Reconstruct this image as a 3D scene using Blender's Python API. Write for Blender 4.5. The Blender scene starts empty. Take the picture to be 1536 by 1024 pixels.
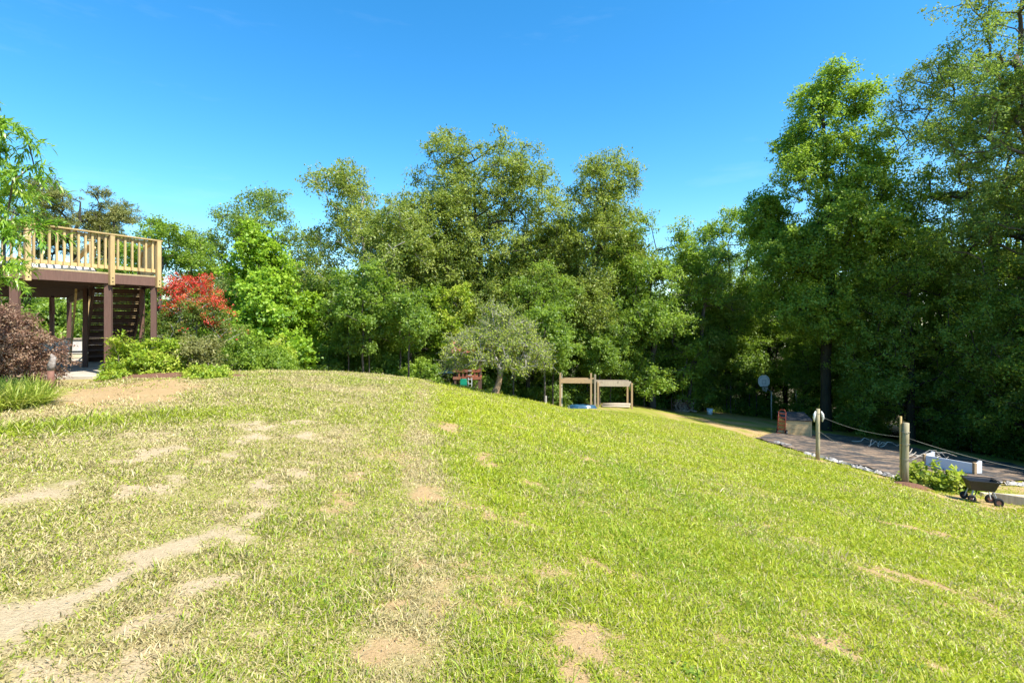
import bpy, math, random
import numpy as np
from mathutils import Vector
R = math.radians
S = bpy.context.scene
COL = S.collection

# ------------------------------------------------------------------ camera, sky, sun, exposure
CAM_Z = 1.55
cd = bpy.data.cameras.new("camera"); cam = bpy.data.objects.new("camera", cd); COL.objects.link(cam)
cam.location = (0, 0, CAM_Z); cam.rotation_euler = (R(90), 0, 0)
cd.sensor_width = 36; cd.lens = 18.0; cd.shift_y = -34 / 1536
cd.clip_start = 0.05; cd.clip_end = 2000
S.camera = cam
SUN_AZ, SUN_EL = 126.0, 54.0            # azimuth clockwise from the view direction
w = bpy.data.worlds.new("World"); S.world = w; w.use_nodes = True
nt = w.node_tree; nt.nodes.clear()
sky = nt.nodes.new("ShaderNodeTexSky"); sky.sky_type = 'NISHITA'; sky.sun_disc = False
sky.sun_elevation = R(SUN_EL); sky.sun_rotation = R(SUN_AZ)
sky.altitude = 300; sky.air_density = 1.0; sky.dust_density = 0.5; sky.ozone_density = 4.0
hs = nt.nodes.new("ShaderNodeHueSaturation"); hs.inputs['Saturation'].default_value = 1.32; hs.inputs['Hue'].default_value = 0.492
bg = nt.nodes.new("ShaderNodeBackground"); bg.inputs[1].default_value = 0.135
wo = nt.nodes.new("ShaderNodeOutputWorld")
nt.links.new(sky.outputs[0], hs.inputs['Color'])
# faint high cirrus, thickest to the left
tc_ = nt.nodes.new("ShaderNodeTexCoord"); mp_ = nt.nodes.new("ShaderNodeMapping"); mp_.inputs['Scale'].default_value = (1.2, 1.6, 7)
cn = nt.nodes.new("ShaderNodeTexNoise"); cn.inputs['Scale'].default_value = 1.7; cn.inputs['Detail'].default_value = 7; cn.inputs['Roughness'].default_value = .6
nt.links.new(tc_.outputs['Generated'], mp_.inputs[0]); nt.links.new(mp_.outputs[0], cn.inputs['Vector'])
cr_ = nt.nodes.new("ShaderNodeMapRange"); cr_.inputs[1].default_value = .56; cr_.inputs[2].default_value = .9; cr_.inputs[3].default_value = 0; cr_.inputs[4].default_value = .12
nt.links.new(cn.outputs['Fac'], cr_.inputs[0])
cm = nt.nodes.new("ShaderNodeMix"); cm.data_type = 'RGBA'; cm.inputs[7].default_value = (5.2, 5.8, 6.4, 1)
nt.links.new(cr_.outputs[0], cm.inputs[0]); nt.links.new(hs.outputs[0], cm.inputs[6]); nt.links.new(cm.outputs[2], bg.inputs[0]); nt.links.new(bg.outputs[0], wo.inputs[0])
sd = bpy.data.lights.new("sun", 'SUN'); sd.energy = 4.5; sd.angle = R(0.5); sd.color = (1, .955, .87)
sun = bpy.data.objects.new("sun", sd); COL.objects.link(sun)
_d = Vector((math.sin(R(SUN_AZ)) * math.cos(R(SUN_EL)), math.cos(R(SUN_AZ)) * math.cos(R(SUN_EL)), math.sin(R(SUN_EL))))
sun.rotation_euler = _d.to_track_quat('Z', 'Y').to_euler(); sun.location = (20, 0, 40)
S.view_settings.view_transform = 'Standard'; S.view_settings.look = 'None'
S.view_settings.exposure = 1.15; S.view_settings.gamma = 1
S.render.engine = 'CYCLES'
S.cycles.max_bounces = 10; S.cycles.diffuse_bounces = 8; S.cycles.transmission_bounces = 4; S.cycles.glossy_bounces = 2
S.cycles.use_denoising = True
S.cycles.denoiser = 'OPENIMAGEDENOISE'
S.cycles.caustics_reflective = False; S.cycles.caustics_refractive = False

# ------------------------------------------------------------------ noise and terrain
_T = np.random.default_rng(5).random((256, 256))
def vn(x, y, s=0):
    x = np.asarray(x, float) + s * 17.3; y = np.asarray(y, float) + s * 9.1
    ix = np.floor(x).astype(int); iy = np.floor(y).astype(int)
    fx = x - ix; fy = y - iy; fx = fx * fx * (3 - 2 * fx); fy = fy * fy * (3 - 2 * fy)
    a = _T[ix & 255, iy & 255]; b = _T[(ix + 1) & 255, iy & 255]; c = _T[ix & 255, (iy + 1) & 255]; d = _T[(ix + 1) & 255, (iy + 1) & 255]
    return (a * (1 - fx) + b * fx) * (1 - fy) + (c * (1 - fx) + d * fx) * fy
def fbm(x, y, s=0, o=4):
    t = 0; a = .5; n = 0
    for i in range(o):
        t = t + a * vn(x * 2 ** i, y * 2 ** i, s + i); n += a; a *= .5
    return t / n
def ss(a, b, x):
    t = np.clip((np.asarray(x, float) - a) / (b - a), 0, 1); return t * t * (3 - 2 * t)
def H(X, Y):
    X = np.asarray(X, float); Y = np.asarray(Y, float)
    Xm = np.clip(X, -8, 1)
    gx = -(.165 * ((Xm + 8) ** 2 - 64) / 18) + np.clip(X - 1, 0, 10) * -.165 + np.clip(X - 11, 0, 60) * -.10
    wt = ss(-7, 6, X); Yc = np.minimum(Y, 30)
    q = -.0027 * Yc ** 2 - .12 * np.clip(Y - 30, 0, 30)
    z = gx + q * (1 - wt) - .085 * np.minimum(Y, 60) * wt
    z = z - .10 * (1 - ss(0, 7, X)) * np.clip(Y - 19, 0, 14) * ss(-20, -10, X)
    m = ss(0, 1.5, -X - .72 * Y) * ss(8, 11, Y) * (1 - ss(26, 34, Y))
    return z * (1 - m) + .15 * m
def gz(x, y): return float(H(x, y))
def Hn(X, Y): return H(X, Y) + .035 * (fbm(X * 1.1, Y * 1.1, 3, 4) - .5) + .02 * (fbm(X * 5, Y * 5, 8, 3) - .5)

# patches read off the ground: (x, y, rx, ry, strength)
SAND = [(-2.35, 2.35, .22, .12), (-2.1, 2.12, .3, .10), (-2.12, 2.48, .18, .1), (-2.06, 2.78, .16, .13), (-2.02, 3.08, .17, .12), (-1.9, 3.42, .18, .14), (-2.75, 2.2, .3, .1), (-3.0, 7.0, .25, .3), (-2.3, 2.0, .5, .16), (-2.05, 2.3, .3, .13), (-1.95, 2.62, .26, .14), (-2.0, 3.36, .17, .17), (-1.9, 3.16, .2, .12), (-2.12, 3.0, .16, .1), (-3.72, 7.18, .2, .4),
        (-2.95, 5.84, .3, .3), (-3.04, 5.1, .3, .16), (-3.43, 4.64, .3, .15), (-3.37, 3.66, .32, .14), (-3.21, 3.3, .16, .1),
        (-2.58, 2.88, .16, .08), (-2.6, 6.4, .25, .2), (-3.9, 4.3, .3, .2), (-3.3, 6.6, .2, .3), (-2.1, 4.4, .14, .1)]
SOIL = [(-1.5, 4.3, .16, .18), (-1.61, 5.0, .18, .24), (.36, 2.74, .27, .26), (.3, 2.45, .16, .12), (.67, 3.88, .2, .12), (.32, 5.9, .15, .2),
        (-.66, 2.86, .07, .14), (-.81, 4.7, .10, .3), (-.62, 3.46, .07, .2), (-.42, 6.66, .18, .25), (-.11, 4.68, .2, .2), (4.03, 5.14, .3, .16),
        (3.09, 6.22, .2, .15), (-.64, 2.36, .07, .07), (2.02, 3.28, .18, .1), (4.01, 4.52, .3, .12), (-1.01, 8.82, .2, .35), (2.67, 3.24, .18, .08),
        (9.9, 16.5, .35, .3), (10.5, 13.4, .8, .5), (-.63, 18.2, .5, .4), (-1.2, 3.4, .12, .12), (-.3, 5.6, .1, .2), (1.6, 4.6, .18, .08),
        (6.2, 7.9, .3, .2), (1.2, 8.4, .3, .3), (.3, 10.5, .3, .4), (13.2, 26.6, 2.0, 1.6), (11.0, 12.2, .9, 1.2), (12.6, 14.0, 2.0, 1.3), (13.3, 12.0, 2.0, 1.4), (16, 14.5, 3, 1.2)]
def blobs(L, X, Y, nz):
    o = np.zeros_like(X)
    for (a, b, rx, ry) in L:
        d = np.sqrt(((X - a) / rx) ** 2 + ((Y - b) / ry) ** 2)
        o = np.maximum(o, 1.06 - .55 * d + nz)
    return o
def track_x(Y): return np.interp(Y, [2, 3.5, 4.9, 9.3, 12, 19], [-.5, -.64, -.83, -1.75, -2.1, -3.2])
def maps(X, Y):
    """sand, soil, dryness, litter (all 0..1) at ground positions"""
    n1 = fbm(X * 2.2, Y * 2.2, 1, 5) - .5; n2 = fbm(X * .8, Y * .8, 11, 4) - .5; n3 = fbm(X * 6, Y * 6, 21, 4) - .5
    ns = fbm(X * 5.0, Y * 1.5, 61, 5) - .5; lw = ss(.3, -.8, X - track_x(Y)); n1 = n1 * (1 - lw) + (.5 * n1 + .8 * ns) * lw
    nz = 1.9 * n1 + 2.0 * n3 + .9 * (fbm(X * 22, Y * 22, 51, 2) - .5)
    sand = ss(.3, 1.0, blobs(SAND, X, Y, nz)) * ss(.34, .56, fbm(X * 9, Y * 6, 71, 3)); soil = ss(.35, .8, blobs(SOIL, X, Y, nz))
    left = ss(.45, -1.2, X - track_x(Y) + 1.3 * n2 + .7 * n1)
    sand = np.maximum(sand, ss(.13, .34, n1 * .9 + .7 * n2 + 1.1 * n3 - .08 + .12 * ss(-.8, -2.2, X)) * left * ss(9, 5, Y) * .95)
    lane = 1.15 - .5 * np.abs(X - np.interp(Y, [1.8, 2.2, 2.6, 3.0, 3.4, 3.9], [-2.26, -2.17, -2.08, -2.08, -1.96, -1.95])) / (.095 + .035 * np.sin(Y * 9)) + .8 * n3 + .7 * n1
    sand = np.maximum(sand, ss(.4, .8, lane) * ss(3.9, 3.3, Y + 1.5 * n1))
    soil = np.maximum(soil, ss(.20, .38, n3 * 1.1 + n2 * .9 + n1 * .5) * .75 * (1 - .4 * left))
    # the raked soil and straw in front of the deck
    front = ss(1.15, .75, np.sqrt(((X + 6.35 + .30 * (Y - 8.5)) / 1.15) ** 2 + ((Y - 8.8) / 2.2) ** 2) + 1.0 * n1)
    edge = ss(.5, .2, np.abs(X + 5.05 + .42 * (Y - 5.2) + .15 * n1)) * ss(9.5, 7, Y) * ss(3.6, 4.4, Y)
    soil = np.maximum(soil, np.maximum(front, edge * ss(-.2, .1, n1) * .9))
    dry = .62 * left * (1 + 1.9 * n2 + .8 * n1) + .22 * ss(.05, .3, n1) * left
    trk = np.maximum(np.exp(-((X - track_x(Y)) / .30) ** 2) * (.68 + .9 * n1), np.exp(-((X + 1.45 - track_x(Y)) / .30) ** 2) * (.6 + .9 * n1))
    dry = np.maximum(dry, trk)
    band = np.exp(-((X + 5.0 - .42 * (Y - 5.2)) / .5) ** 2) * ss(3.6, 4.6, Y) * ss(8.2, 6.8, Y)
    dry = dry * (1 - .9 * band); sand = sand * (1 - band); soil = soil * (1 - .8 * band * (1 - front))
    right = 1 - left
    dry = dry + right * np.clip(.12 + .9 * n2 + .5 * n1, 0, .6) * .7
    # shaded yard near the trees: worn, mixed
    yard = ss(9.5, 11.5, X - .0 * Y) * ss(21, 12, Y) + ss(20, 24, Y + .3 * (X - 9)) * ss(7.5, 10, X)
    yard = np.clip(yard, 0, 1)
    soil = np.maximum(soil, yard * ss(-.05, .12, n2 + n1))
    dry = np.clip(dry, 0, 1)
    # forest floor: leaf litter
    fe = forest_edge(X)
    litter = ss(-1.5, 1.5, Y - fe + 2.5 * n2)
    return sand, soil, dry, litter, band
def forest_edge(X): return np.interp(X, [-60, -20, -12, -6, 0, 4, 8, 14, 19, 22, 27, 60], [40, 30, 23.5, 24.5, 27, 30.5, 34, 39.5, 39.8, 30, 19, 8])

# ------------------------------------------------------------------ materials
def mat(name):
    m = bpy.data.materials.new(name); m.use_nodes = True; m.node_tree.nodes.clear()
    return m, m.node_tree
def L(nt, a, b): nt.links.new(a, b)
def N(nt, t, **k):
    n = nt.nodes.new(t)
    for a, b in k.items(): setattr(n, a, b)
    return n
def noise(nt, scale, detail=4, rough=.55, vec=None, stretch=None):
    if vec is None:
        tc = N(nt, "ShaderNodeTexCoord"); vec = tc.outputs['Object']
    if stretch:
        mp = N(nt, "ShaderNodeMapping"); mp.inputs['Scale'].default_value = stretch; L(nt, vec, mp.inputs[0]); vec = mp.outputs[0]
    n = N(nt, "ShaderNodeTexNoise"); n.inputs['Scale'].default_value = scale; n.inputs['Detail'].default_value = detail; n.inputs['Roughness'].default_value = rough
    L(nt, vec, n.inputs['Vector']); return n.outputs['Fac']
def ramp(nt, fac, stops):
    r = N(nt, "ShaderNodeValToRGB"); e = r.color_ramp.elements
    while len(e) < len(stops): e.new(.5)
    for i, (p, c) in enumerate(stops): e[i].position = p; e[i].color = (*c, 1) if len(c) == 3 else c
    L(nt, fac, r.inputs[0]); return r.outputs[0]
def mixc(nt, f, a, b):
    m = N(nt, "ShaderNodeMix", data_type='RGBA')
    for s, v in ((m.inputs[0], f), (m.inputs[6], a), (m.inputs[7], b)):
        if isinstance(v, (int, float)): s.default_value = v
        elif isinstance(v, tuple): s.default_value = (*v, 1)
        else: L(nt, v, s)
    return m.outputs[2]
def principled(nt, color, rough=.8, bump=None, bs=.3, bd=.01, metal=0, spec=.3):
    p = N(nt, "ShaderNodeBsdfPrincipled"); o = N(nt, "ShaderNodeOutputMaterial")
    if isinstance(color, tuple): p.inputs['Base Color'].default_value = (*color, 1)
    else: L(nt, color, p.inputs['Base Color'])
    p.inputs['Roughness'].default_value = rough; p.inputs['Metallic'].default_value = metal; p.inputs['Specular IOR Level'].default_value = spec
    if bump is not None:
        b = N(nt, "ShaderNodeBump"); b.inputs['Strength'].default_value = bs; b.inputs['Distance'].default_value = bd
        L(nt, bump, b.inputs['Height']); L(nt, b.outputs[0], p.inputs['Normal'])
    L(nt, p.outputs[0], o.inputs[0]); return p
def simple(name, c1, c2, scale=8, rough=.7, stretch=None, metal=0, spec=.3, bs=.25, bd=.005, detail=5):
    m, t = mat(name); f = noise(t, scale, detail, .6, stretch=stretch)
    principled(t, ramp(t, f, [(.3, c1), (.7, c2)]), rough, f, bs, bd, metal, spec); return m
def leaf_mat(name, stops, trans, tf=.42, gloss=.05, grough=.35):
    """stops: base colours picked by the per-leaf random number; trans: colour of light coming through"""
    m, t = mat(name)
    a = N(t, "ShaderNodeAttribute", attribute_name="rnd")
    k = len(stops); col = ramp(t, a.outputs['Fac'], [((i + .5) / k, c) for i, c in enumerate(stops)])
    d = N(t, "ShaderNodeBsdfDiffuse"); L(t, col, d.inputs[0])
    tr = N(t, "ShaderNodeBsdfTranslucent")
    tc = mixc(t, .5, col, trans); L(t, tc, tr.inputs[0])
    mx = N(t, "ShaderNodeMixShader"); mx.inputs[0].default_value = tf; L(t, d.outputs[0], mx.inputs[1]); L(t, tr.outputs[0], mx.inputs[2])
    g = N(t, "ShaderNodeBsdfGlossy"); g.inputs['Roughness'].default_value = grough; g.inputs[0].default_value = (1, 1, 1, 1)
    m2 = N(t, "ShaderNodeMixShader"); m2.inputs[0].default_value = gloss; L(t, mx.outputs[0], m2.inputs[1]); L(t, g.outputs[0], m2.inputs[2])
    o = N(t, "ShaderNodeOutputMaterial"); L(t, m2.outputs[0], o.inputs[0]); return m
M = {}
M['oak'] = leaf_mat('oak_leaves', [(.09, .13, .022), (.16, .22, .035), (.25, .31, .05), (.35, .39, .09)], (.52, .64, .05), .42, .02, .5)
M['green'] = leaf_mat('fresh_leaves', [(.09, .16, .02), (.16, .25, .028), (.23, .34, .038), (.33, .43, .06)], (.52, .76, .05), .47, .02, .5)
M['bright'] = leaf_mat('sweetgum_leaves', [(.10, .21, .014), (.18, .32, .018), (.27, .43, .028), (.38, .52, .05)], (.55, .78, .04), .42, .02, .5)
M['dark'] = leaf_mat('shade_leaves', [(.075, .13, .02), (.125, .20, .028), (.18, .28, .038), (.27, .37, .055)], (.50, .74, .05), .47, .02, .5)
M['cool'] = leaf_mat('bluegreen_leaves', [(.07, .12, .03), (.13, .20, .04), (.20, .29, .05), (.30, .38, .08)], (.46, .64, .06), .44, .02, .5)
M['olive'] = leaf_mat('olive_leaves', [(.12, .13, .03), (.19, .20, .05), (.27, .27, .09), (.36, .34, .13)], (.50, .50, .09), .38, .02, .5)
M['pine'] = leaf_mat('pine_needles', [(.12, .14, .035), (.18, .20, .05), (.25, .26, .07), (.32, .31, .10)], (.42, .46, .07), .3, .02, .5)
M['peach'] = leaf_mat('peach_leaves', [(.09, .19, .02), (.15, .29, .025), (.22, .38, .035), (.38, .48, .06)], (.5, .8, .05), .42, .05, .4)
M['red'] = leaf_mat('crape_flowers', [(.50, .025, .025), (.66, .05, .035), (.72, .11, .06), (.55, .18, .06)], (.8, .12, .08), .35, .02, .5)
M['plum'] = leaf_mat('burgundy_leaves', [(.15, .08, .055), (.24, .135, .09), (.32, .20, .13), (.40, .29, .18)], (.50, .26, .16), .35, .02, .5)
M['gold'] = leaf_mat('yellowgreen_leaves', [(.14, .23, .018), (.24, .37, .025), (.36, .46, .04), (.48, .50, .08)], (.65, .80, .05), .4, .02, .5)
M['crapeleaf'] = leaf_mat('crape_leaves', [(.05, .10, .015), (.10, .17, .022), (.16, .22, .03), (.26, .25, .05)], (.40, .55, .04), .38, .02, .5)
M['fruit'] = leaf_mat('fruit_tree_leaves', [(.16, .23, .025), (.26, .34, .035), (.38, .44, .05), (.48, .48, .10)], (.55, .70, .05), .40, .02, .5)
M['liriope'] = leaf_mat('liriope_blades', [(.14, .22, .02), (.24, .32, .03), (.38, .42, .07), (.52, .50, .14)], (.6, .7, .07), .35, .02, .5)
def bark(name, c1, c2, s=9):
    m, t = mat(name); f = noise(t, s, 6, .65, stretch=(1, 1, .22))
    g = noise(t, 1.3, 3, .5)
    principled(t, mixc(t, g, ramp(t, f, [(.3, c1), (.7, c2)]), ramp(t, f, [(.3, tuple(x * .7 for x in c1)), (.7, c1)])), .9, f, .6, .03); return m
M['bark'] = bark('grey_bark', (.07, .055, .045), (.20, .17, .14))
M['bark_pale'] = bark('pale_bark', (.22, .20, .17), (.46, .43, .38))
M['bark_dark'] = bark('ivy_dark_bark', (.03, .028, .018), (.10, .085, .06))
M['bark_fruit'] = bark('fruit_tree_bark', (.22, .14, .08), (.50, .36, .22), 14)
def wood(name, c1, c2, c3, stretch=(14, 14, 1.2), rough=.75):
    m, t = mat(name); f = noise(t, 3, 6, .6, stretch=stretch); g = noise(t, .9, 3, .5)
    k = noise(t, 5, 2, .5, stretch=(1, 1, .8))
    c = mixc(t, g, ramp(t, f, [(.3, c1), (.6, c2), (.8, c3)]), ramp(t, f, [(.25, c2), (.75, c3)]))
    c = mixc(t, ramp(t, k, [(.68, (0, 0, 0)), (.74, (.6, .6, .6))]), c, tuple(x * .55 for x in c1))
    oi = N(t, "ShaderNodeObjectInfo"); wth = noise(t, 2.1, 5, .65, stretch=(1, 1, .5))
    c = mixc(t, ramp(t, wth, [(.50, (0, 0, 0)), (.75, (.45, .45, .45))]), c, (.22, .19, .15) if c2[0] > .2 else (.06, .045, .04))
    hv = N(t, "ShaderNodeHueSaturation"); mr = N(t, "ShaderNodeMapRange"); mr.inputs[3].default_value = .82; mr.inputs[4].default_value = 1.12
    L(t, oi.outputs['Random'], mr.inputs[0]); L(t, mr.outputs[0], hv.inputs['Value']); L(t, c, hv.inputs['Color'])
    principled(t, hv.outputs[0], rough, f, .4, .005); return m
M['pine_wood'] = wood('new_pine_boards', (.36, .23, .085), (.50, .35, .15), (.60, .44, .21))
M['deck_floor'] = wood('deck_boards', (.24, .17, .09), (.40, .30, .16), (.50, .39, .22), (1.5, 12, 12))
M['brown'] = wood('brown_painted_wood', (.105, .056, .042), (.135, .072, .052), (.165, .095, .07))
M['brown_dark'] = wood('dark_painted_wood', (.075, .042, .032), (.10, .055, .04), (.12, .068, .05))
M['cedar'] = wood('cedar_boards', (.30, .18, .09), (.44, .29, .15), (.55, .39, .22), (1.5, 14, 14))
M['weathered'] = wood('weathered_timber', (.25, .19, .13), (.38, .30, .21), (.50, .42, .31))
M['chestwood'] = wood('chest_boards', (.50, .31, .12), (.64, .43, .19), (.74, .53, .27), (1.5, 14, 14))
M['post_wood'] = wood('treated_log', (.20, .16, .085), (.33, .28, .16), (.46, .40, .26), (9, 9, 1.0))
M['redwood'] = wood('redwood_stain', (.16, .045, .025), (.25, .07, .035), (.32, .11, .06), (1.5, 12, 12))
M['firewood'] = wood('split_firewood', (.12, .07, .05), (.26, .17, .12), (.48, .36, .27), (6, 6, 6))
M['concrete'] = simple('pale_concrete', (.34, .30, .24), (.50, .45, .37), 3, .85, bs=.1)
M['white'] = simple('white_vinyl', (.62, .66, .70), (.74, .77, .80), 2, .45, bs=.03)
M['offwhite'] = simple('pale_panel', (.50, .47, .42), (.66, .63, .58), 5, .6)
M['cream'] = simple('cream_wood', (.50, .42, .28), (.62, .54, .38), 6, .7)
M['cloth'] = simple('white_cloth', (.62, .60, .56), (.78, .76, .72), 5, .8)
M['black'] = simple('black_plastic', (.012, .012, .013), (.022, .022, .024), 12, .42, spec=.5, bs=.1)
M['rubber'] = simple('rubber', (.014, .014, .014), (.03, .03, .03), 20, .8)
M['tar'] = simple('black_roofing', (.025, .026, .028), (.06, .06, .065), 60, .8)
M['red_paint'] = simple('red_paint', (.32, .045, .02), (.42, .085, .04), 10, .45, spec=.5)
M['rust'] = simple('rusty_brown', (.13, .055, .035), (.24, .12, .085), 18, .8)
M['steel'] = simple('galvanised_steel', (.35, .36, .37), (.50, .51, .52), 15, .4, metal=.7)
M['greypaint'] = simple('grey_paint', (.38, .38, .36), (.52, .52, .50), 6, .6)
M['bluegrey'] = simple('bluegrey_paint', (.12, .20, .26), (.18, .28, .34), 4, .5)
M['greenplastic'] = simple('green_plastic', (.0, .20, .12), (.01, .28, .17), 3, .4, spec=.5, bs=.05)
M['blueplastic'] = simple('blue_plastic', (.008, .045, .09), (.03, .10, .17), 5, .3, spec=.6)
M['insul'] = simple('white_ceramic', (.62, .60, .56), (.78, .76, .72), 10, .4)
M['film'] = simple('dusty_plastic_film', (.20, .17, .14), (.52, .49, .45), 7, .5)
M['lichen'] = simple('lichen_grey', (.14, .10, .08), (.38, .34, .30), 40, .9)
M['wire'] = simple('wire', (.16, .15, .12), (.26, .25, .21), 30, .6)
M['stick'] = simple('bleached_sticks', (.38, .32, .25), (.60, .54, .45), 12, .8)
M['mulch'] = simple('mulch', (.10, .045, .025), (.24, .12, .07), 40, .95, bs=.8, bd=.03)

# ground
def ground_mat():
    m, t = mat('lawn_ground')
    at = {}
    for k in ('sand', 'soil', 'dry', 'litter'):
        at[k] = N(t, "ShaderNodeAttribute", attribute_name=k).outputs['Fac']
    f1 = noise(t, 26, 6, .7); f2 = noise(t, 3.0, 4, .6); f3 = noise(t, 90, 3, .7)
    green = mixc(t, f2, ramp(t, f1, [(.3, (.17, .17, .035)), (.5, (.25, .26, .035)), (.75, (.36, .34, .06))]), ramp(t, f1, [(.3, (.19, .21, .03)), (.7, (.30, .32, .04))]))
    straw = ramp(t, f1, [(.3, (.28, .22, .09)), (.5, (.39, .31, .14)), (.72, (.50, .41, .20))])
    c = mixc(t, at['dry'], green, straw)
    soilc = mixc(t, f2, ramp(t, f1, [(.3, (.30, .19, .08)), (.7, (.52, .35, .17))]), ramp(t, f3, [(.3, (.34, .22, .10)), (.7, (.58, .41, .21))]))
    c = mixc(t, at['soil'], c, soilc)
    sandc = mixc(t, f3, (.47, .36, .21), ramp(t, f1, [(.3, (.38, .29, .17)), (.7, (.58, .46, .29))]))
    c = mixc(t, at['sand'], c, sandc)
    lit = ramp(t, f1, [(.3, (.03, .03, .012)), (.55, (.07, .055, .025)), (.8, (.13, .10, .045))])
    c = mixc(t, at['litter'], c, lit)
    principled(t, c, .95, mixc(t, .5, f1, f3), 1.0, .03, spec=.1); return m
M['ground'] = ground_mat()
def tarp_mat():
    m, t = mat('landscape_fabric')
    f = noise(t, 1.3, 5, .65); g = noise(t, 9, 5, .7); s = noise(t, 2.2, 4, .6, stretch=(.5, 2.2, 1))
    base = ramp(t, g, [(.3, (.028, .026, .026)), (.7, (.08, .075, .072))])
    dust = ramp(t, g, [(.3, (.15, .10, .065)), (.7, (.34, .24, .16))])
    c = mixc(t, ramp(t, s, [(.45, (0, 0, 0)), (.60, (.9, .9, .9))]), base, dust)
    principled(t, c, .75, f, .5, .05); return m
M['tarp'] = tarp_mat()
def grass_mat():
    m, t = mat('grass_blades')
    a = N(t, "ShaderNodeAttribute", attribute_name="tint")
    d = N(t, "ShaderNodeBsdfDiffuse"); L(t, a.outputs['Color'], d.inputs[0])
    tr = N(t, "ShaderNodeBsdfTranslucent"); L(t, a.outputs['Color'], tr.inputs[0])
    mx = N(t, "ShaderNodeMixShader"); mx.inputs[0].default_value = .38; L(t, d.outputs[0], mx.inputs[1]); L(t, tr.outputs[0], mx.inputs[2])
    g = N(t, "ShaderNodeBsdfGlossy"); g.inputs['Roughness'].default_value = .4
    m2 = N(t, "ShaderNodeMixShader"); m2.inputs[0].default_value = .02; L(t, mx.outputs[0], m2.inputs[1]); L(t, g.outputs[0], m2.inputs[2])
    o = N(t, "ShaderNodeOutputMaterial"); L(t, m2.outputs[0], o.inputs[0]); return m
M['grass'] = grass_mat()

# ------------------------------------------------------------------ object helpers
def link(name, me, m=None, parent=None, loc=None):
    o = bpy.data.objects.new(name, me); COL.objects.link(o)
    if m is not None: me.materials.append(m)
    if parent is not None: o.parent = parent
    if loc is not None: o.location = loc
    return o
def tag(o, label=None, cat=None, group=None, kind=None):
    if label: o['label'] = label
    if cat: o['category'] = cat
    if group: o['group'] = group
    if kind: o['kind'] = kind
    return o
def thing(name, label, cat, loc=(0, 0, 0), rz=0, group=None):
    o = bpy.data.objects.new(name, None); COL.objects.link(o); o.location = loc; o.rotation_euler = (0, 0, rz)
    o.empty_display_size = .2
    return tag(o, label, cat, group)
def npmesh(name, V, F, smooth=False):
    """F: (n,3) or (n,4) index array, or list of such arrays"""
    if not isinstance(F, (list, tuple)): F = [F]
    F = [f for f in F if len(f)]
    me = bpy.data.meshes.new(name); V = np.asarray(V, np.float32)
    me.vertices.add(len(V)); me.vertices.foreach_set("co", V.ravel())
    loops = np.concatenate([f.ravel() for f in F]).astype(np.int32)
    tot = np.concatenate([np.full(len(f), f.shape[1], np.int32) for f in F])
    st = np.concatenate([[0], np.cumsum(tot)[:-1]]).astype(np.int32)
    me.loops.add(len(loops)); me.loops.foreach_set("vertex_index", loops)
    me.polygons.add(len(tot)); me.polygons.foreach_set("loop_start", st)
    if smooth: me.polygons.foreach_set("use_smooth", np.ones(len(tot), bool))
    me.update(calc_edges=True); return me
def attr(me, name, data, dom='FACE', typ='FLOAT'):
    a = me.attributes.new(name, typ, dom)
    a.data.foreach_set("value" if typ == 'FLOAT' else "color", np.asarray(data, np.float32).ravel())
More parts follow.
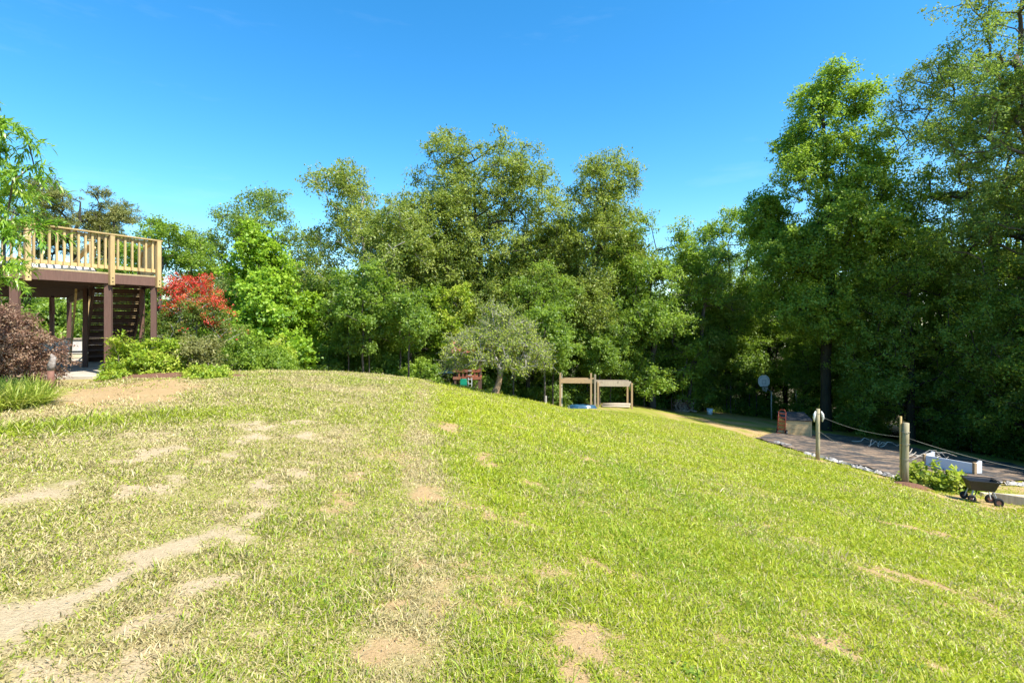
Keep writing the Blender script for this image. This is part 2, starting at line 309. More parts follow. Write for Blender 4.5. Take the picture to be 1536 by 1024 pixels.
class G:
    """collects boxes, tubes and sheets into one mesh"""
    def __init__(s): s.v = []; s.f = []
    def add(s, V, F):
        b = len(s.v); s.v += [tuple(p) for p in V]; s.f += [tuple(b + i for i in f) for f in F]
    def box(s, c, size, rz=0, top=1.0, ax=None, jit=0):
        hx, hy, hz = [k / 2 for k in size]; V = []
        for z, k in ((-hz, 1), (hz, top)):
            for x, y in ((-hx, -hy), (hx, -hy), (hx, hy), (-hx, hy)): V.append(Vector((x * k, y * k, z)))
        if ax is not None: V = [ax @ p for p in V]
        cr, sr = math.cos(rz), math.sin(rz)
        V = [(c[0] + p.x * cr - p.y * sr, c[1] + p.x * sr + p.y * cr, c[2] + p.z) for p in V]
        s.add(V, [(0, 3, 2, 1), (4, 5, 6, 7), (0, 1, 5, 4), (1, 2, 6, 5), (2, 3, 7, 6), (3, 0, 4, 7)])
    def beam(s, a, b, w, h):
        """board from a to b, w wide (horizontal), h high"""
        a = Vector(a); b = Vector(b); d = (b - a); u = Vector((0, 0, 1))
        if abs(d.normalized().z) > .98: u = Vector((0, 1, 0))
        x = d.cross(u).normalized() * w / 2; z = x.cross(d).normalized() * h / 2
        V = [a - x - z, a + x - z, a + x + z, a - x + z, b - x - z, b + x - z, b + x + z, b - x + z]
        s.add(V, [(0, 1, 2, 3), (7, 6, 5, 4), (0, 4, 5, 1), (1, 5, 6, 2), (2, 6, 7, 3), (3, 7, 4, 0)])
    def tube(s, pts, r, k=8, cap=True):
        pts = [Vector(p) for p in pts]; n = len(pts)
        if not isinstance(r, (list, tuple)): r = [r] * n
        b = len(s.v); pr = None
        for i, p in enumerate(pts):
            d = (pts[min(i + 1, n - 1)] - pts[max(i - 1, 0)]).normalized()
            if pr is None: pr = d.orthogonal().normalized()
            pr = (pr - d * pr.dot(d)).normalized(); q = d.cross(pr)
            for j in range(k):
                a = 2 * math.pi * j / k; s.v.append(tuple(p + (pr * math.cos(a) + q * math.sin(a)) * r[i]))
        for i in range(n - 1):
            for j in range(k):
                j2 = (j + 1) % k; s.f.append((b + i * k + j, b + i * k + j2, b + (i + 1) * k + j2, b + (i + 1) * k + j))
        if cap: s.f.append(tuple(b + j for j in reversed(range(k)))); s.f.append(tuple(b + (n - 1) * k + j for j in range(k)))
    def torus(s, c, R0, r0, axis, n=20, k=8):
        c = Vector(c); axis = Vector(axis).normalized(); u = axis.orthogonal().normalized(); v = axis.cross(u); b = len(s.v)
        for i in range(n):
            a = 2 * math.pi * i / n; d = u * math.cos(a) + v * math.sin(a)
            for j in range(k):
                t = 2 * math.pi * j / k; s.v.append(tuple(c + d * (R0 + r0 * math.cos(t)) + axis * r0 * math.sin(t)))
        for i in range(n):
            for j in range(k):
                s.f.append((b + i * k + j, b + ((i + 1) % n) * k + j, b + ((i + 1) % n) * k + (j + 1) % k, b + i * k + (j + 1) % k))
    def build(s, name, m, parent=None, bevel=0, smooth=False, loc=None):
        me = bpy.data.meshes.new(name); me.from_pydata(s.v, [], s.f); me.update()
        if smooth: me.polygons.foreach_set("use_smooth", [True] * len(me.polygons))
        o = link(name, me, m, parent, loc)
        if bevel:
            bm_ = o.modifiers.new('bevel', 'BEVEL'); bm_.width = bevel; bm_.segments = 2; bm_.limit_method = 'ANGLE'
        return o
def dup(root, loc, rz=0, sc=1, label=None, group=None):
    r = root.copy(); COL.objects.link(r); r.location = loc; r.rotation_euler = (0, 0, rz); r.scale = (sc, sc, sc) if not isinstance(sc, tuple) else sc
    if label: r['label'] = label
    if group: r['group'] = group
    for ch in list(root.children):
        c = ch.copy(); COL.objects.link(c); c.parent = r
    return r

# ------------------------------------------------------------------ leaves, twigs, trees
def unit(v): return v / np.maximum(np.linalg.norm(v, axis=-1, keepdims=True), 1e-9)
def leaves(P, D, Nn, ln, wd, bend=0.0):
    """folded leaf (two quads-> one bent quad each): base, side, tip, side"""
    n = len(P); Sd = unit(np.cross(D, Nn)); Nn = unit(np.cross(Sd, D))
    ln = ln[:, None]; wd = wd[:, None]
    base = P; tip = P + D * ln - Nn * ln * bend
    mid = P + D * ln * .45
    a = mid + Sd * wd * .5 + Nn * wd * .12; b = mid - Sd * wd * .5 + Nn * wd * .12
    V = np.stack([base, a, tip, b], 1).reshape(-1, 3)
    F = np.arange(n * 4).reshape(n, 4)
    return V, F
def long_leaves(P, D, ln, wd, droop, rng, seg=4):
    """narrow arching leaves (peach, strap leaves)"""
    n = len(P); D = D.copy(); Sd = unit(np.cross(D, np.array([0, 0, 1.]) + rng.normal(0, .25, (n, 3))))
    pts = [P]; cur = P
    for k in range(seg):
        cur = cur + D * (ln / seg)[:, None]; D = unit(D + np.array([0, 0, -1.]) * droop[:, None]); pts.append(cur)
    prof = np.sin(np.linspace(.12, math.pi, seg + 1)) ** .8; prof[-1] = .03
    V = np.empty((n, (seg + 1) * 2, 3))
    for k in range(seg + 1):
        V[:, 2 * k] = pts[k] + Sd * (wd * prof[k] / 2)[:, None]; V[:, 2 * k + 1] = pts[k] - Sd * (wd * prof[k] / 2)[:, None]
    o = (np.arange(n) * (seg + 1) * 2)[:, None]
    F = np.concatenate([o + np.array([[2 * k, 2 * k + 1, 2 * k + 3, 2 * k + 2]]) for k in range(seg)], 0)
    return V.reshape(-1, 3), F
def tubes_np(P0, P1, R0, R1, k=5):
    n = len(P0); d = unit(P1 - P0); ref = np.where(np.abs(d[:, 2:3]) > .9, np.array([[1., 0, 0]]), np.array([[0, 0, 1.]]))
    u = unit(np.cross(d, ref)); v = np.cross(d, u); V = np.empty((n, 2, k, 3))
    for j in range(k):
        a = 2 * math.pi * j / k; r = u * math.cos(a) + v * math.sin(a)
        V[:, 0, j] = P0 + r * R0[:, None]; V[:, 1, j] = P1 + r * R1[:, None]
    o = (np.arange(n) * 2 * k)[:, None]
    F = np.concatenate([o + np.array([[j, (j + 1) % k, k + (j + 1) % k, k + j]]) for j in range(k)], 0)
    return V.reshape(-1, 3), F
def skeleton(rng, C, trunk, tip_r, base_r, up=.7, sag=.0):
    """grow limbs from the trunk polyline to every cluster centre C; returns segments with radii"""
    nodes = [np.array(p, float) for p in trunk]; par = [-1] + list(range(len(trunk) - 1))
    order = np.argsort(np.linalg.norm(C[:, :2] - np.array(trunk[-1])[:2] * .5, axis=1) + .35 * np.abs(C[:, 2] - np.mean([p[2] for p in trunk])))
    arr = np.zeros((len(trunk) + len(C) * 4, 3)); arr[:len(trunk)] = trunk; cnt = len(trunk); tips = []
    lo = 2 if len(trunk) > 4 else 0
    for i in order:
        c = C[i]; A = arr[lo:cnt]; dv = c - A; d = np.linalg.norm(dv, axis=1)
        hor = np.linalg.norm(dv[:, :2], axis=1)
        cost = d + up * np.maximum(0, -(dv[:, 2]) + .25 * hor)          # prefer branches that rise
        j = int(np.argmin(cost)) + lo; p = arr[j]; dist = np.linalg.norm(c - p)
        ns = 1 if dist < .7 else (2 if dist < 1.8 else 3 if dist < 4 else 4); last = j
        per = rng.normal(0, .06 * dist, 3)
        for s in range(1, ns + 1):
            t = s / ns; q = p + (c - p) * t + per * math.sin(math.pi * t) + np.array([0, 0, (.10 - sag) * dist * math.sin(math.pi * t)])
            nodes.append(q); par.append(last); arr[cnt] = q; last = cnt; cnt += 1
            if cnt >= len(arr): arr = np.concatenate([arr, np.zeros_like(arr)])
        tips.append(last)
    n = len(nodes); nn = np.array(nodes); wgt = np.zeros(n); wgt[tips] += 1
    for i in range(n - 1, 0, -1): wgt[par[i]] += wgt[i]
    tot = max(wgt[0], 1); rad = np.maximum(tip_r, base_r * (wgt / tot) ** .5)
    par = np.array(par); ch = np.arange(1, n); P0 = nn[par[ch]]; P1 = nn[ch]
    r1 = rad[ch]; r0 = np.minimum(rad[par[ch]], r1 * 1.35)
    is_tr = ch < len(trunk); r0[is_tr] = rad[par[ch]][is_tr]
    r0[0] *= 1.25
    return P0, P1, r0, r1
PROF = {
    'oak': lambda t: math.sin(math.pi * min(1, max(0, .12 + .80 * t))) ** .45,
    'cone': lambda t: (1 - t) ** .75 * min(1, .65 + 1.6 * t) + .05,
    'tulip': lambda t: min(1, .72 + .9 * t) * (1 - max(0, t - .42) / .60) ** .55 + .02,
    'bush': lambda t: max(.15, (1 - max(0, t - .25) ** 2 * 1.55)) ** .6,
    'column': lambda t: min(1, .55 + 1.2 * t) * (1 - max(0, t - .6) / .42) ** .5 if t < 1 else .1,
    'flat': lambda t: min(1, .45 + 1.1 * t) * (1 - max(0, t - .75) / .3) ** .5 if t < 1 else .2,
}
def crown_points(rng, prof, Rr, z0, z1, ncl, nlobes, lobe=.42, shell=.45, asym=.15):
    """cluster centres spread over irregular lobes that follow the crown's profile"""
    lob = []
    for i in range(nlobes):
        t = (i + rng.random()) / nlobes; z = z0 + (z1 - z0) * t; pr = Rr * PROF[prof](t)
        th = i * 2.399 + rng.normal(0, .5); ro = pr * rng.uniform(.45, .84) * (1 + asym * math.cos(th - .6))
        lr = max(.24 * Rr, pr * lobe * rng.uniform(.8, 1.3))
        lob.append((ro * math.cos(th), ro * math.sin(th), z, lr, lr * rng.uniform(.55, .85)))
    lob = np.array(lob); wt = lob[:, 3] ** 2 * lob[:, 4] ** .4; k = rng.choice(len(lob), ncl, p=wt / wt.sum())
    d = unit(rng.normal(0, 1, (ncl, 3)) + np.array([0, 0, .25])); rr = rng.random(ncl) ** shell
    b = lob[k]; P = b[:, :3] + d * rr[:, None] * np.stack([b[:, 3], b[:, 3], b[:, 4]], 1)
    P[:, 2] = np.clip(P[:, 2], z0 * .9, None)
    return P
def tree(name, label, cat, x, y, height, Rr, prof='oak', z0=.25, leaf='oak', bark_='bark', r=.22, ncl=520, npl=80, ls=.12, lw=.55,
         cr=.62, nlobes=16, seed=1, group=None, lean=(0, 0), lobe=.42, shell=.45, stems=1, flat=.62, droop=.15, tr=True, mix=None,
         fork=.8, crown_name='crown', trunk_name='trunk', twig=.012, sink=.1, asym=.15, k=5, sag=0.):
    rng = np.random.default_rng(seed)
    root = thing(name, label, cat, (x, y, gz(x, y) - sink), 0, group)
    C = crown_points(rng, prof, Rr, z0 * height, height - cr * .5, ncl, nlobes, lobe, shell, asym)
    C[:, 0] += lean[0] * (C[:, 2] / height); C[:, 1] += lean[1] * (C[:, 2] / height)
    # trunk
    VV = []; FF = []; nb = 0
    for s in range(stems):
        m = C if stems == 1 else C[rng.integers(0, stems, len(C)) == s]
        if len(m) < 3: continue
        nseg = 9; T = []; off = np.zeros(3)
        top = height * fork; dx = (lean[0], lean[1])
        ang = 2 * math.pi * s / stems
        for i in range(nseg + 1):
            t = i / nseg; wob = rng.normal(0, .012 * height, 2) * t
            if stems > 1: sp = Rr * .35 * t; wob = wob + np.array([math.cos(ang), math.sin(ang)]) * (sp + .08)
            T.append((dx[0] * t * fork + wob[0], dx[1] * t * fork + wob[1], top * t))
        P0, P1, R0, R1 = skeleton(rng, m, T, twig, r / math.sqrt(stems), sag=sag)
        v, f = tubes_np(P0, P1, R0, R1, k); FF.append(f + nb); VV.append(v); nb += len(v)
    if VV:
        link(trunk_name, npmesh(trunk_name, np.concatenate(VV), np.concatenate(FF), True), M[bark_], root)
    # leaves on short twigs round each cluster centre
    n = ncl * npl; ci = np.repeat(np.arange(ncl), npl)
    ntw = 7; td = unit(rng.normal(0, 1, (ncl, ntw, 3)) * np.array([1, 1, flat]) + np.array([0, 0, .12]))
    tl = cr * rng.uniform(.55, 1.15, (ncl, ntw)); ti = rng.integers(0, ntw, n)
    dd = td[ci, ti]; u = rng.random(n) ** .6
    P = C[ci] + dd * (tl[ci, ti] * u)[:, None] + rng.normal(0, cr * .13, (n, 3)); P[:, 2] -= droop * cr * u ** 2
    D = unit(dd * .8 + rng.normal(0, .75, (n, 3)) + np.array([0, 0, -.25]))
    out = C[ci] - np.array([0, 0, (z0 * height + height) / 2]); out = unit(out)
    Nn = unit(np.array([0, 0, .9]) + out * .45 + rng.normal(0, .55, (n, 3)))
    ln = ls * rng.uniform(.7, 1.3, n)
    V, F = leaves(P, D, Nn, ln, ln * lw, .1)
    V[:, 2] = np.maximum(V[:, 2], .03)
    cl = rng.normal(0, .13, ncl)[ci]; hz = (P[:, 2] / height - .5) * .10
    rnd = np.clip(.5 + 1.4 * cl + hz + rng.normal(0, .17, n), 0, 1)
    if mix is None:
        me = npmesh(crown_name, V, F); attr(me, 'rnd', rnd); link(crown_name, me, M[leaf], root)
    else:
        sel = mix(P, rng)                       # a second kind of leaf (flowers) on part of the crown
        for nm, mt, msk in ((crown_name, leaf, ~sel), ('blossoms', mix.mat, sel)):
            if msk.sum() == 0: continue
            V2 = V.reshape(n, 4, 3)[msk].reshape(-1, 3); me = npmesh(nm, V2, np.arange(len(V2)).reshape(-1, 4)); attr(me, 'rnd', rnd[msk]); link(nm, me, M[mt], root)
    return root

# ------------------------------------------------------------------ THE GROUND
def axis(lo, hi, a, b, fine, growth=1.09, mx=6):
    c = list(np.arange(a, b, fine)); s = fine; p = a; left = []
    while p > lo: s = min(s * growth, mx); p -= s; left.append(p)
    s = fine; p = c[-1]
    while p < hi: s = min(s * growth, mx); p += s; c.append(p)
    return np.array(left[::-1] + c)
xs = axis(-160, 160, -6, 6, .06); ys = axis(-60, 260, 1.2, 10, .05)
GX, GY = np.meshgrid(xs, ys); GZ = Hn(GX, GY)
V = np.stack([GX, GY, GZ], -1).reshape(-1, 3); nx, ny = len(xs), len(ys)
ii = (np.arange(ny - 1)[:, None] * nx + np.arange(nx - 1)[None, :]).ravel()
me = npmesh('ground', V, np.stack([ii, ii + 1, ii + nx + 1, ii + nx], 1), True)
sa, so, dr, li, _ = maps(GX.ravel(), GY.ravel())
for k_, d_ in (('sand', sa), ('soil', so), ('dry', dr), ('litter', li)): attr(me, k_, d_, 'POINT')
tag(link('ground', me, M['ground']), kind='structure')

FAB = [(10.3, 21.9), (10.5, 18.5), (11.15, 16.2), (11.3, 14.7), (13.2, 15.0), (15.0, 16.0), (17.5, 17.2), (21.5, 19.5), (21.8, 22.5), (20.0, 24.5), (19.8, 27.5), (17.8, 28.8), (14.2, 26.0), (12.4, 25.0)]
def in_fab(x, y):
    ins = np.zeros(np.shape(x), bool); j = len(FAB) - 1
    for i in range(len(FAB)):
        (a, b), (c, d) = FAB[i], FAB[j]; ins ^= ((b > y) != (d > y)) & (x < (c - a) * (y - b) / (d - b + 1e-9) + a); j = i
    return ins
def lawn():
    rng = np.random.default_rng(3); NT = 440000
    lo, hi = 1.5, 27.0; p = .62                       # density falls with distance
    u = rng.random(NT); r = (lo ** p + u * (hi ** p - lo ** p)) ** (1 / p); th = rng.uniform(R(-56), R(56), NT)
    X = r * np.sin(th); Y = r * np.cos(th) + .0
    ok = Y > 1.0
    sand, soil, dry, lit, band = maps(X, Y)
    bare = np.clip(np.maximum(sand * 1.0, soil * .82 + .15 * (soil > .93)), 0, 1); keep = rng.random(NT) > np.maximum(bare, lit * .9)
    fe = (X > 10.2) & (Y > 12) & (Y < 28)
    keep &= ~in_fab(X, Y)
    keep &= ok & ~(fe & (rng.random(NT) < .75)) & ~((-X - .72 * Y > -.2) & (Y > 11.2))
    X, Y, r, dry, band = X[keep], Y[keep], r[keep], dry[keep], band[keep]; n0 = len(X); kb = 6
    far = np.clip((r - 2) / 12, 0, 1)
    cl = fbm(X * 3.2, Y * 3.2, 31, 3); cl2 = fbm(X * .35, Y * .35, 41, 3)
    ci = np.repeat(np.arange(n0), kb); n = len(ci)
    spread = (.018 + .05 * far)[ci]
    bx = X[ci] + rng.normal(0, 1, n) * spread; by = Y[ci] + rng.normal(0, 1, n) * spread
    tall = np.where(rng.random(n0) < .035, 2.1, 1.0)[ci]
    hgt = tall * (.014 + .020 * np.clip((cl[ci] - .30) / .4, 0, 1)) * rng.uniform(.5, 1.3, n) * (1 + .5 * far[ci]) * (1 - .35 * dry[ci]) * (1 + .4 * band[ci])
    wd = (.0042 + .011 * far[ci]) * rng.uniform(.7, 1.3, n)
    az = rng.uniform(0, 2 * math.pi, n); tilt = rng.uniform(.35, 1.42, n)
    d = np.stack([np.cos(az) * np.sin(tilt), np.sin(az) * np.sin(tilt), np.cos(tilt)], 1)
    sd_ = np.stack([-np.sin(az), np.cos(az), np.zeros(n)], 1)
    tw = rng.normal(0, .5, n); sd_ = sd_ * np.cos(tw)[:, None] + np.cross(d, sd_) * np.sin(tw)[:, None]
    L1 = hgt * rng.uniform(1.1, 2.0, n)
    base = np.stack([bx, by, Hn(bx, by) - .004], 1)
    mid = base + d * (L1 * .55)[:, None]; d2 = unit(d + np.array([0, 0, -.45])); tip = mid + d2 * (L1 * .5)[:, None]
    V = np.stack([base - sd_ * wd[:, None] * .5, base + sd_ * wd[:, None] * .5, mid + sd_ * wd[:, None] * .45, mid - sd_ * wd[:, None] * .45, tip], 1).reshape(-1, 3)
    o = np.arange(n) * 5
    F4 = np.stack([o, o + 1, o + 2, o + 3], 1); F3 = np.stack([o + 3, o + 2, o + 4], 1)
    # colours: fresh green, yellow green, straw
    g1 = np.array([.23, .34, .022]); g2 = np.array([.43, .48, .022]); g3 = np.array([.52, .48, .08]); st = np.array([.60, .50, .24]); dg = np.array([.20, .27, .045])
    stp = np.sin((X * .9 + Y * .45 + .5 * cl2) * 2 * math.pi / 1.9)[ci] * .16 * ss(-1, .5, X[ci])
    m = np.clip(.38 + .9 * (cl2[ci] - .2) + stp + .16 * far[ci] + rng.normal(0, .2, n), 0, 1)[:, None]
    c = g1 * (1 - m) + g2 * m; m3 = (rng.random(n) < .16)[:, None]; c = np.where(m3, g3, c)
    lf = ss(.5, -2, X[ci] - track_x(Y[ci]))[:, None]; c = c * (1 - .35 * lf) + dg * .35 * lf
    isd = rng.random(n) < np.clip(dry[ci] * .95 + .06, 0, .93)
    c = np.where(isd[:, None], st * rng.uniform(.6, 1.12, n)[:, None], c * rng.uniform(.75, 1.2, n)[:, None])
    me = npmesh('grass', V, [F4, F3])
    attr(me, 'tint', np.concatenate([np.repeat(c, 5, 0), np.ones((n * 5, 1))], 1), 'POINT', 'FLOAT_COLOR')
    tag(link('grass', me, M['grass']), 'short mown lawn grass, part green and part dried to straw', 'grass', kind='stuff')
lawn()

def litter_bits():
    rng = np.random.default_rng(9); n = 3800
    r = 1.6 + rng.random(n) ** 1.3 * 14; th = rng.uniform(R(-54), R(54), n); X = r * np.sin(th); Y = r * np.cos(th)
    P = np.stack([X, Y, Hn(X, Y) + rng.uniform(.002, .018, n)], 1)
    D = unit(rng.normal(0, 1, (n, 3)) * np.array([1, 1, .25])); Nn = unit(rng.normal(0, .35, (n, 3)) + np.array([0, 0, 1.])); ln = rng.uniform(.006, .026, n)
    V, F = leaves(P, D, Nn, ln, ln * rng.uniform(.25, .7, n), -.1); me = npmesh('fallen_leaves', V, F); attr(me, 'rnd', rng.random(n))
    M['dryleaf'] = leaf_mat('dry_leaves', [(.16, .09, .045), (.28, .17, .08), (.42, .30, .16), (.55, .44, .28)], (.4, .25, .1), .25, .02, .5)
    tag(link('fallen_leaves', me, M['dryleaf']), 'small dry leaves and clippings scattered over the lawn', 'leaf litter', kind='stuff')
    n = 30000; r = 1.6 + rng.random(n) ** 1.2 * 7; th = rng.uniform(R(-52), R(50), n); X = r * np.sin(th); Y = r * np.cos(th)
    a, b, _, _, _ = maps(X, Y); k = rng.random(n) < np.maximum(a, b) * .9; X, Y = X[k], Y[k]; n = len(X); sz = rng.uniform(.0015, .005, n) * (1 + 1.3 * (rng.random(n) < .05))
    c = np.stack([X, Y, Hn(X, Y) + sz * .3], 1); base = np.array([[1, 0, 0], [-1, 0, 0], [0, 1, 0], [0, -1, 0], [0, 0, .8], [0, 0, -.8]])
    V = (c[:, None, :] + base[None] * sz[:, None, None] * rng.uniform(.6, 1.3, (n, 6, 1))).reshape(-1, 3)
    tri = np.array([[0, 2, 4], [2, 1, 4], [1, 3, 4], [3, 0, 4], [2, 0, 5], [1, 2, 5], [3, 1, 5], [0, 3, 5]]); F = (np.arange(n)[:, None, None] * 6 + tri[None]).reshape(-1, 3)
    M['crumb'] = simple('soil_crumbs', (.22, .14, .07), (.48, .37, .23), 60, .95)
    me = npmesh('soil_crumbs', V, F); tag(link('soil_crumbs', me, M['crumb']), 'crumbs of dry soil and grit on the bare patches', 'soil crumbs', kind='stuff')
    # low broadleaf weeds in loose patches
    c = 420; r = 1.7 + rng.random(c) * 10; th = rng.uniform(R(-50), R(50), c); cx = r * np.sin(th); cy = r * np.cos(th); ok = (fbm(cx * 1.3, cy * 1.3, 81, 3) > .5) & (cx > -1.2); cx, cy = cx[ok], cy[ok]
    k = 16; ci = np.repeat(np.arange(len(cx)), k); n = len(ci); a = rng.uniform(0, 6.28, n); px = cx[ci] + rng.normal(0, .035, n); py = cy[ci] + rng.normal(0, .035, n)
    P = np.stack([px, py, Hn(px, py) + rng.uniform(.006, .028, n)], 1); D = unit(np.stack([np.cos(a), np.sin(a), rng.uniform(-.1, .35, n)], 1)); Nn = unit(rng.normal(0, .25, (n, 3)) + np.array([0, 0, 1.])); ln = rng.uniform(.014, .034, n)
    V, F = leaves(P, D, Nn, ln, ln * .7, .1); me = npmesh('clover', V, F); attr(me, 'rnd', rng.random(n)); tag(link('clover', me, M['green']), 'low clover and broadleaf weeds growing among the lawn grass', 'weeds', kind='stuff')
litter_bits()

# ------------------------------------------------------------------ DECK
A = Vector((-9.70, 12.35, 0)); e = Vector((.4, .9165, 0)); Dd = Vector((-.69, .7238, 0)); pw = Vector((.7238, .69, 0))
ZT, ZB = 2.66, 2.40
B = A + e * 1.12; TR = B + Dd * 1.85; TL = TR - pw * 1.2; RR = TL + Dd * 9.6; SS = RR + Vector((-.82, -.57, 0)) * 8.0; A0 = A - e * 6.2
def P3(v, z): return Vector((v.x, v.y, z))
deck = thing('wooden_deck', 'raised wooden deck with new pine railing on brown posts and a stair beneath', 'deck', (A.x, A.y, gz(A.x, A.y)))
dz = deck.location.copy()
def dbuild(g, name, m, parent=None, bevel=0):
    if parent is None: g.v = [(p[0] - dz.x, p[1] - dz.y, p[2] - dz.z) for p in g.v]; return g.build(name, m, deck, bevel)
    g.v = [(p[0] - dz.x, p[1] - dz.y, p[2] - dz.z) for p in g.v]; return g.build(name, m, parent, bevel)
# floor boards laid parallel to the front edge, clipped to the deck outline, with gaps the light comes through
poly = [A0, B, TR, TL, RR, SS]
pn = Vector((-e.y, e.x, 0))
def clip_line(off):
    """interval(s) of t along e, at offset off inside the polygon"""
    o = A + pn * off; ts = []
    for i in range(len(poly)):
        a, b = poly[i], poly[(i + 1) % len(poly)]; da = (a - o).dot(pn); db = (b - o).dot(pn)
        if (da > 0) != (db > 0): q = a + (b - a) * (da / (da - db)); ts.append((q - o).dot(e))
    ts.sort(); return [(ts[i], ts[i + 1]) for i in range(0, len(ts) - 1, 2)]
g = G(); off = -.03
rnd_ = random.Random(4)
first = True
while off < 13:
    for (t0, t1) in clip_line(max(off + .07, .01)):
        a = A + pn * (off + .07) + e * t0; b = A + pn * (off + .07) + e * t1
        g.beam(P3(a, ZT - .019), P3(b, ZT - .019), .134, .036)
    off += .152
dbuild(g, 'floor_boards', M['deck_floor'])
# rim boards
for a, b in ((A0, B), (B, TR), (TL, RR), (RR, SS)):
    g = G(); g.beam(P3(a, (ZT + ZB) / 2 - .02), P3(b, (ZT + ZB) / 2 - .02), .045, ZT - ZB - .04); dbuild(g, 'rim_board', M['brown'])
# joists perpendicular to the boards
g = G(); t = -6.0
while t < 6:
    s0 = None; s = .05
    def inside(q):
        c = False; j = len(poly) - 1
        for i in range(len(poly)):
            if (poly[i].y > q.y) != (poly[j].y > q.y) and q.x < (poly[j].x - poly[i].x) * (q.y - poly[i].y) / (poly[j].y - poly[i].y) + poly[i].x: c = not c
            j = i
        return c
    while s < 13:
        q = A + e * t + pn * s; ins = inside(q)
        if ins and s0 is None: s0 = s
        if (not ins or s >= 12.9) and s0 is not None:
            g.beam(P3(A + e * t + pn * s0, ZT - .14), P3(A + e * t + pn * (s - .1), ZT - .14), .04, .19); s0 = None
        s += .1
    t += .41
jo = dbuild(g, 'joists', M['brown_dark'])
# posts under the deck
def foot(v): return gz(v.x, v.y) - .15
for q, wd_ in ((A + pn * .06, .14), (B + pn * .07 - e * .06, .12), (TR + Vector((-.05, -.07, 0)), .11), (TL + Dd * .5 - pw * .1, .10), (RR, .13), (RR - Dd * .9 - pw * .55, .13), (A - e * 1.75 + pn * .06, .14), (A - e * 4.2 + pn * .06, .14), (A + pn * 3.0 - e * 2.0, .14), (SS, .14)):
    g = G(); g.box((q.x, q.y, (ZB + foot(q)) / 2), (wd_, wd_, ZB - foot(q) - .004), .4); dbuild(g, 'post', M['brown'], None, .006)
g = G(); g.beam(P3(RR - Dd * .9 - pw * .5, 1.75), P3(RR - Dd * 1.7 - pw * .55, ZB - .02), .09, .09); dbuild(g, 'brace', M['brown_dark'])
g = G(); g.beam(P3(TL + Dd * .15, ZB - .11), P3(RR - Dd * .2, ZB - .11), .09, .2); dbuild(g, 'support_beam', M['brown_dark'])
# front railing
of = -pn * .055                                        # rails sit outside the rim
for t in (-5.9, -4.75, -3.18, -1.60, 0.0, 1.09):
    g = G(); q = A + e * t + of * 1.3; hgt = 3.56 if t != 0 else 3.545
    g.box((q.x, q.y, (2.36 + hgt) / 2), (.10, .09, hgt - 2.36), math.atan2(e.y, e.x)); po = dbuild(g, 'railing_post', M['pine_wood'], None, .005)
    if t > -3:
        for zz in (2.44, 2.53):
            g = G(); w0 = q - pn * .055; g.tube([P3(q, zz), P3(w0, zz)], .013, 8); dbuild(g, 'bolt', M['black'], po)
g = G(); g.beam(P3(A - e * 6 + of * .9, 3.575), P3(B + e * .05 + of * .9, 3.575), .14, .035); dbuild(g, 'top_rail', M['pine_wood'], None, .004)
g = G(); g.beam(P3(A - e * 6, 3.49), P3(B, 3.49), .04, .09); dbuild(g, 'upper_rail', M['pine_wood'])
g = G(); g.beam(P3(A - e * 6, 2.79), P3(B, 2.79), .04, .085); dbuild(g, 'lower_rail', M['pine_wood'])
def balusters(a, b, n, z0, z1, offs):
    for i in range(n):
        q = a + (b - a) * ((i + .5) / n) + offs
        g = G(); g.box((q.x, q.y, (z0(i / n) + z1(i / n)) / 2), (.042, .038, z1(i / n) - z0(i / n)), math.atan2(e.y, e.x)); dbuild(g, 'baluster', M['pine_wood'])
ob = -pn * .04
balusters(A + e * .07, A + e * 1.04, 6, lambda k: 2.75, lambda k: 3.54, ob)
balusters(A - e * 1.55, A - e * .05, 11, lambda k: 2.75, lambda k: 3.54, ob)
balusters(A - e * 3.13, A - e * 1.65, 11, lambda k: 2.75, lambda k: 3.54, ob)
balusters(A - e * 4.7, A - e * 3.23, 10, lambda k: 2.75, lambda k: 3.54, ob)
# railing along the right side of the landing
g = G(); g.beam(P3(B, 3.575), P3(TR, 3.575), .14, .035); dbuild(g, 'top_rail', M['pine_wood'])
g = G(); g.beam(P3(B, 2.79), P3(TR, 2.79), .04, .085); dbuild(g, 'lower_rail', M['pine_wood'])
balusters(B + Dd * .1, TR - Dd * .1, 11, lambda k: 2.75, lambda k: 3.54, Vector((0, 0, 0)))
# railing along the inner side
g = G(); g.beam(P3(TL + Dd * .2, 3.575), P3(RR, 3.575), .14, .035); dbuild(g, 'top_rail', M['pine_wood'])
for q in (TL, TR):
    g = G(); g.box((q.x, q.y, (ZT + 3.66) / 2), (.10, .10, 3.66 - ZT), .5); g.box((q.x, q.y, 3.68), (.13, .13, .03), .5); dbuild(g, 'newel_post', M['pine_wood'], None, .004)
